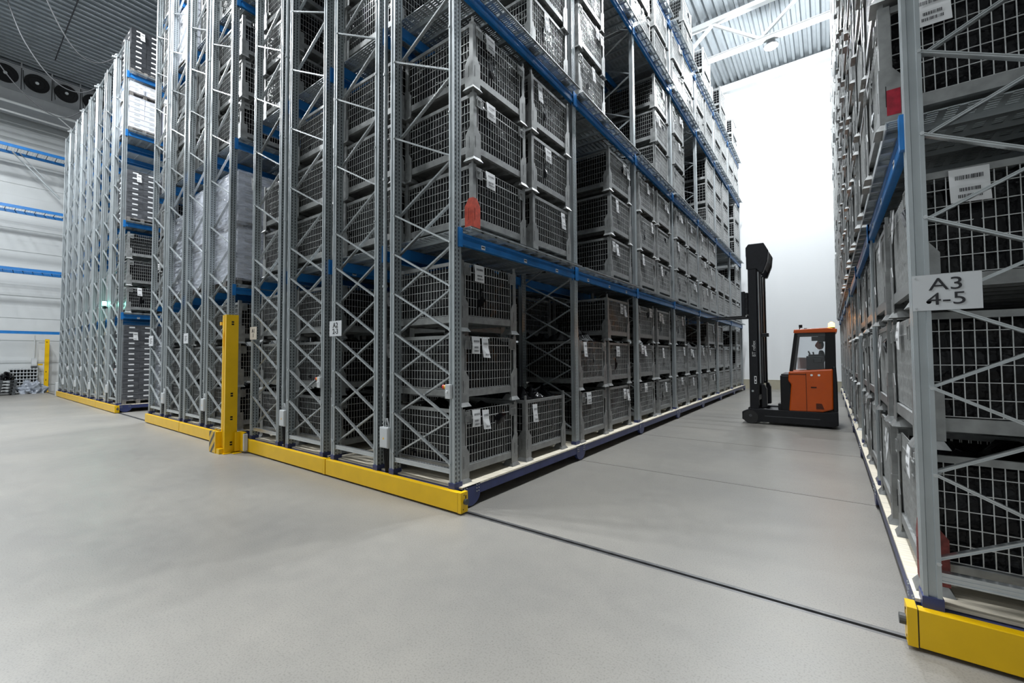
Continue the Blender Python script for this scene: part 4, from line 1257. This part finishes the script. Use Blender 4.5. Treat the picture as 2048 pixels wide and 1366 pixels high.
def wpost():
    m = MB(); m.prism([(-0.05, -0.05), (0.05, -0.05), (0.05, 0.05), (0.02, 0.05), (0.02, 0.03), (-0.02, 0.03), (-0.02, 0.05), (-0.05, 0.05)], 'z', 0, 12.6); return m.mesh('post', postm)
wpm = wpost()
for y in (-3.95, 4.65):
    for x in (-0.03, -1.08): ob('post', wpm, WR, (x, y, 0))
    m = MB()
    for k in range(12): m.rod((-0.05, y, 0.3 + k), (-1.05, y, 0.3 + k + (0.9 if k % 2 else -0.0)), 0.03)
    ob('bracing', m.mesh('bracing', galv), WR)
m = MB(); m.rod((-1.02, 2.1, 12.0), (-1.02, 3.78, 10.1), 0.10, 0.05); m.rod((-1.02, 2.35, 12.0), (-1.02, 3.2, 11.0), 0.04, 0.04); ob('diagonal_bars', m.mesh('diagonal_bars', galv), WR)  # two slanted grey bars at the back of the wall rack
bp = empty('portal_post', (-31.3, 1.72, 0)); tag(bp, 'short blue steel post with top plate under the lowest blue beam', 'post')
m = MB(); m.box(-0.12, 0.02, -0.16, 0.045, 0, 2.90); bevel(ob('column', m.mesh('column', blue), bp), 0.006)
m = MB(); m.box(-0.20, 0.08, -0.24, 0.12, 2.90, 2.925); ob('top_plate', m.mesh('top_plate', blue), bp)
m = MB(); m.box(0.02, 0.024, -0.06, 0.03, 1.55, 1.62); m.box(0.02, 0.024, -0.06, 0.03, 2.52, 2.60); ob('sticker', m.mesh('sticker', paper), bp)

# pallets and goods by the side wall
PG = pallet_mb(1.2, 1.0).mesh('plastic_pallet', darkgrey)
for k in range(5):
    o = ob('plastic_pallet', PG, None, (-31.75 + 0.02 * k, 1.86 + 0.01 * k, 0.146 * k), PI / 2 * 0 + 0.01 * k)
    tag(o, ['grey plastic pallet at the very bottom of the stack by the wall', 'grey plastic pallet second from the bottom of the stack', 'grey plastic pallet in the middle of the stack by the wall',
            'grey plastic pallet second from the top of the stack', 'grey plastic pallet topmost in the stack, black film on it'][k], 'pallet', 'stacked grey pallets by the side wall')
def lump(name, x, y, z, a, b, c, m_, label, cat, seed=1, amp=0.25):
    bm = bmesh.new(); bmesh.ops.create_icosphere(bm, subdivisions=4, radius=1)
    off = Vector((seed * 3.3, 1, 2))
    for v in bm.verts:
        d = 1 + noise.noise(v.co * 2.2 + off) * amp + noise.noise(v.co * 6 + off) * amp * 0.5
        v.co = Vector((v.co.x * a * d, v.co.y * b * d, max(0, (v.co.z + 0.25) * c * d)))
    me = bpy.data.meshes.new(name); bm.to_mesh(me); bm.free(); me.materials.append(m_)
    return tag(ob(name, me, None, (x, y, z)), label, cat)
lump('film_heap', -31.65, 1.62, 0.732, 0.5, 0.32, 0.20, wtray, 'crumpled white plastic on top of the grey pallet stack', 'plastic film', 3)
lump('film_heap', -31.6, 2.12, 0.732, 0.45, 0.22, 0.26, film, 'crumpled black film on top of the grey pallet stack', 'plastic film', 5, 0.5)
lump('plastic_sheeting', -32.2, 3.0, 0.0, 0.5, 0.45, 0.42, sheetm, 'loose heap of pale plastic sheeting on the floor by the wall', 'plastic film', 8, 0.6)
cr = empty('grid_crate', (-33.0, 2.74, 0)); tag(cr, 'tall silver grid crate standing against the pale side wall', 'crate')
m = MB()
for i in range(9): m.box(0.0, 0.3, -0.46 + 0.115 * i - 0.012, -0.46 + 0.115 * i + 0.012, 0.0, 1.24)
ob('upright_bars', m.mesh('upright_bars', lightgrey), cr)
for i in range(8):
    m = MB(); m.box(-0.02, 0.33, -0.475, 0.475, 0.02 + 0.165 * i, 0.055 + 0.165 * i); ob('shelf', m.mesh('shelf', lightgrey), cr)
m = MB(); m.box(-0.03, -0.01, -0.46, 0.46, 0.0, 1.22); ob('back', m.mesh('back', darkgrey), cr)
o = ob('blue_board', MB().box(-0.03, 0.03, -0.07, 0.07, 0, 0.42).mesh('blue_board', woodp), None, (-32.5, 3.33, 0)); tag(o, 'small blue board leaning upright beside the distant yellow column', 'board')
m = MB(); m.box(-0.12, 0.12, -0.1, 0.1, 0.0, 1.35); sc = ob('control_cabinet', m.mesh('control_cabinet', darkgrey), None, (-33.1, 3.12, 0)); tag(sc, 'narrow dark grey cabinet beside the distant yellow column', 'cabinet')
m = MB(); m.box(-0.1, 0.1, -0.09, 0.09, 1.35, 1.75); ob('control_box', m.mesh('control_box', lightgrey), sc)
m = MB(); m.rod((0, 0, 1.75), (0, 0, 2.93), 0.05, n=8); ob('cable_tube', m.mesh('cable_tube', lightgrey), sc)

# white end post of the left block
o = ob('bumper_post', MB().box(-0.12, 0.12, -0.06, 0.06, 0, 0.62).mesh('bumper_post', lightgrey), None, (-28.75, 3.45, 0)); bevel(o, 0.01)
tag(o, 'short whitish guard block at the far end of the left yellow bumpers', 'guard post')

# green lamp on the distant rack end
gl = empty('signal_lamp', (-19.40, 3.36, 3.45)); tag(gl, 'small glowing green signal lamp on the end of the distant left rack', 'lamp')
m = MB(); m.rod((0, 0, 0.02), (0, 0, 0.16), 0.11, n=12); ob('lens', m.mesh('lens', greenglow), gl)
m = MB(); m.rod((0, 0, -0.08), (0, 0, 0.02), 0.09, n=12); m.box(-0.02, 0.02, 0, 0.08, -0.06, -0.02); ob('socket', m.mesh('socket', black), gl)
g_ = bpy.data.lights.new('signal_light', 'POINT'); g_.energy = 12; g_.color = (0.3, 1.0, 0.8); g_.shadow_soft_size = 0.06
o = bpy.data.objects.new('signal_light', g_); o.location = (-19.40, 3.22, 3.55); COL.objects.link(o)

# ------------------------------------------------------------------ evaporator, pipes, cables
EX = -30.5
ev = empty('evaporator', (EX, 1.0, 13.85)); tag(ev, 'long grey ceiling evaporator with round black fans above the side wall rack', 'cooling unit')
m = MB(); m.prism([(0, 1.72), (0, 0.55), (-0.35, 0.0), (-1.9, 0.0), (-1.9, 1.72)], 'y', -5.0, 4.8); ob('casing', m.mesh('casing', evapm), ev)
m = MB(); m.box(0.0, 0.03, -5.0, 4.8, 0.50, 0.56); m.box(0.0, 0.03, -5.0, 4.8, 1.68, 1.74); ob('casing_rim', m.mesh('casing_rim', evapm), ev)
for k in range(9):
    fy = 1.68 - 1.0 + 1.0 * (k - 4)
    fy = fy if fy > -5 else fy
    m = MB(); m.rod((0, fy, 1.17), (0.05, fy, 1.17), 0.84, n=28); f_ = ob('fan', m.mesh('fan', black), ev)
    m = MB()
    for r_ in (0.14, 0.28, 0.41):
        pts = [(0.07, fy + r_ * math.cos(2 * PI * i / 20), 1.17 + r_ * math.sin(2 * PI * i / 20)) for i in range(21)]
        m.path(pts, 0.006, n=4)
    tag(ob('fan_guard', m.mesh('fan_guard', black), f_), kind='stuff')
    m = MB(); m.rod((0.05, fy, 1.17), (0.10, fy, 1.17), 0.13, n=12); ob('fan_hub', m.mesh('fan_hub', lightgrey), f_)
    m = MB(); m.box(0, 0.02, fy + 0.5 - 0.012, fy + 0.5 + 0.012, 0.56, 1.68); m.path([(0.03, fy + 0.55, 1.6), (0.04, fy + 0.56, 1.2), (0.03, fy + 0.62, 0.7)], 0.01); ob('wiring', m.mesh('wiring', black), ev)
    m = MB(); m.rod((-0.1, fy + 0.5, 1.72), (-0.1, fy + 0.5, CEIL - 13.85), 0.05); ob('hanger', m.mesh('hanger', evapm), ev)
o = ob('white_pipe', MB().rod((0, -6, 0), (0, 5.2, 0), 0.13, n=12).mesh('white_pipe', trussm), None, (-30.4, 0, 13.72)); tag(o, 'white insulated pipe running just below the ceiling evaporator', 'pipe')
o = ob('grey_pipe', MB().rod((0, -6, 0), (0, 5.2, 0), 0.10, n=12).mesh('grey_pipe', dirtygrey), None, (-30.6, 0, 13.32)); tag(o, 'thinner grey pipe below the white pipe at far left', 'pipe')
m = MB(); m.rod((0, 0, 0), (0, 0.7, -0.55), 0.05, n=6); o = ob('pipe_stay', m.mesh('pipe_stay', trussm), None, (-30.4, 3.35, 13.7)); tag(o, 'thin white diagonal stay under the white pipe', 'stay')
def cable(pts, r, m_, label, name='hanging_cable'):
    c = bpy.data.curves.new(name, 'CURVE'); c.dimensions = '3D'; c.bevel_depth = r; c.bevel_resolution = 2; c.resolution_u = 8
    s_ = c.splines.new('NURBS'); s_.points.add(len(pts) - 1); s_.order_u = 3; s_.use_endpoint_u = True
    for i, p in enumerate(pts): s_.points[i].co = (*p, 1)
    c.materials.append(m_)
    o = as_mesh(bpy.data.objects.new('tmp', c), name, None, (0, 0, 0))
    return tag(o, label, 'cable', 'cables drooping from the roof to the left racks')
cable([(-19.25, 3.46, 11.95), (-19.25, 3.25, 11.65), (-19.25, 2.9, 11.42), (-19.25, 2.5, 11.55), (-19.25, 2.05, 12.3), (-19.25, 1.55, 13.6), (-19.25, 1.2, 15.85)], 0.017, rubbercable, 'cable drooping from the roof to the nearest of the left racks')
cable([(-21.92, 3.46, 11.98), (-21.92, 3.25, 11.65), (-21.92, 2.87, 11.42), (-21.92, 2.4, 11.5), (-21.92, 1.9, 12.05), (-21.92, 1.3, 13.2), (-21.92, 0.7, 15.85)], 0.018, rubbercable, 'cable drooping from the roof to the second of the left racks')
cable([(-24.6, 3.46, 11.98), (-24.6, 3.1, 11.52), (-24.6, 2.75, 11.36), (-24.6, 2.3, 11.5), (-24.6, 1.6, 12.1), (-24.6, 0.9, 13.2), (-24.6, 0.3, 15.85)], 0.018, rubbercable, 'cable drooping from the roof to the third of the left racks')
cable([(-28.6, 3.05, 15.6), (-24.6, 3.0, 15.55), (-20.0, 3.0, 15.5), (-15.0, 3.0, 15.5)], 0.022, darkcable, 'thin dark stay stretched straight under the corrugated roof')
# clamps where the cables land
for rk in RG:
    m = MB(); m.rod((-1.37, 3.36, 11.93), (-1.37, 3.60, 11.93), 0.07, n=8); m.rod((-1.50, 3.44, 11.98), (-1.24, 3.44, 11.98), 0.05, n=8); ob('cable_clamp', m.mesh('cable_clamp', lightgrey), rk)
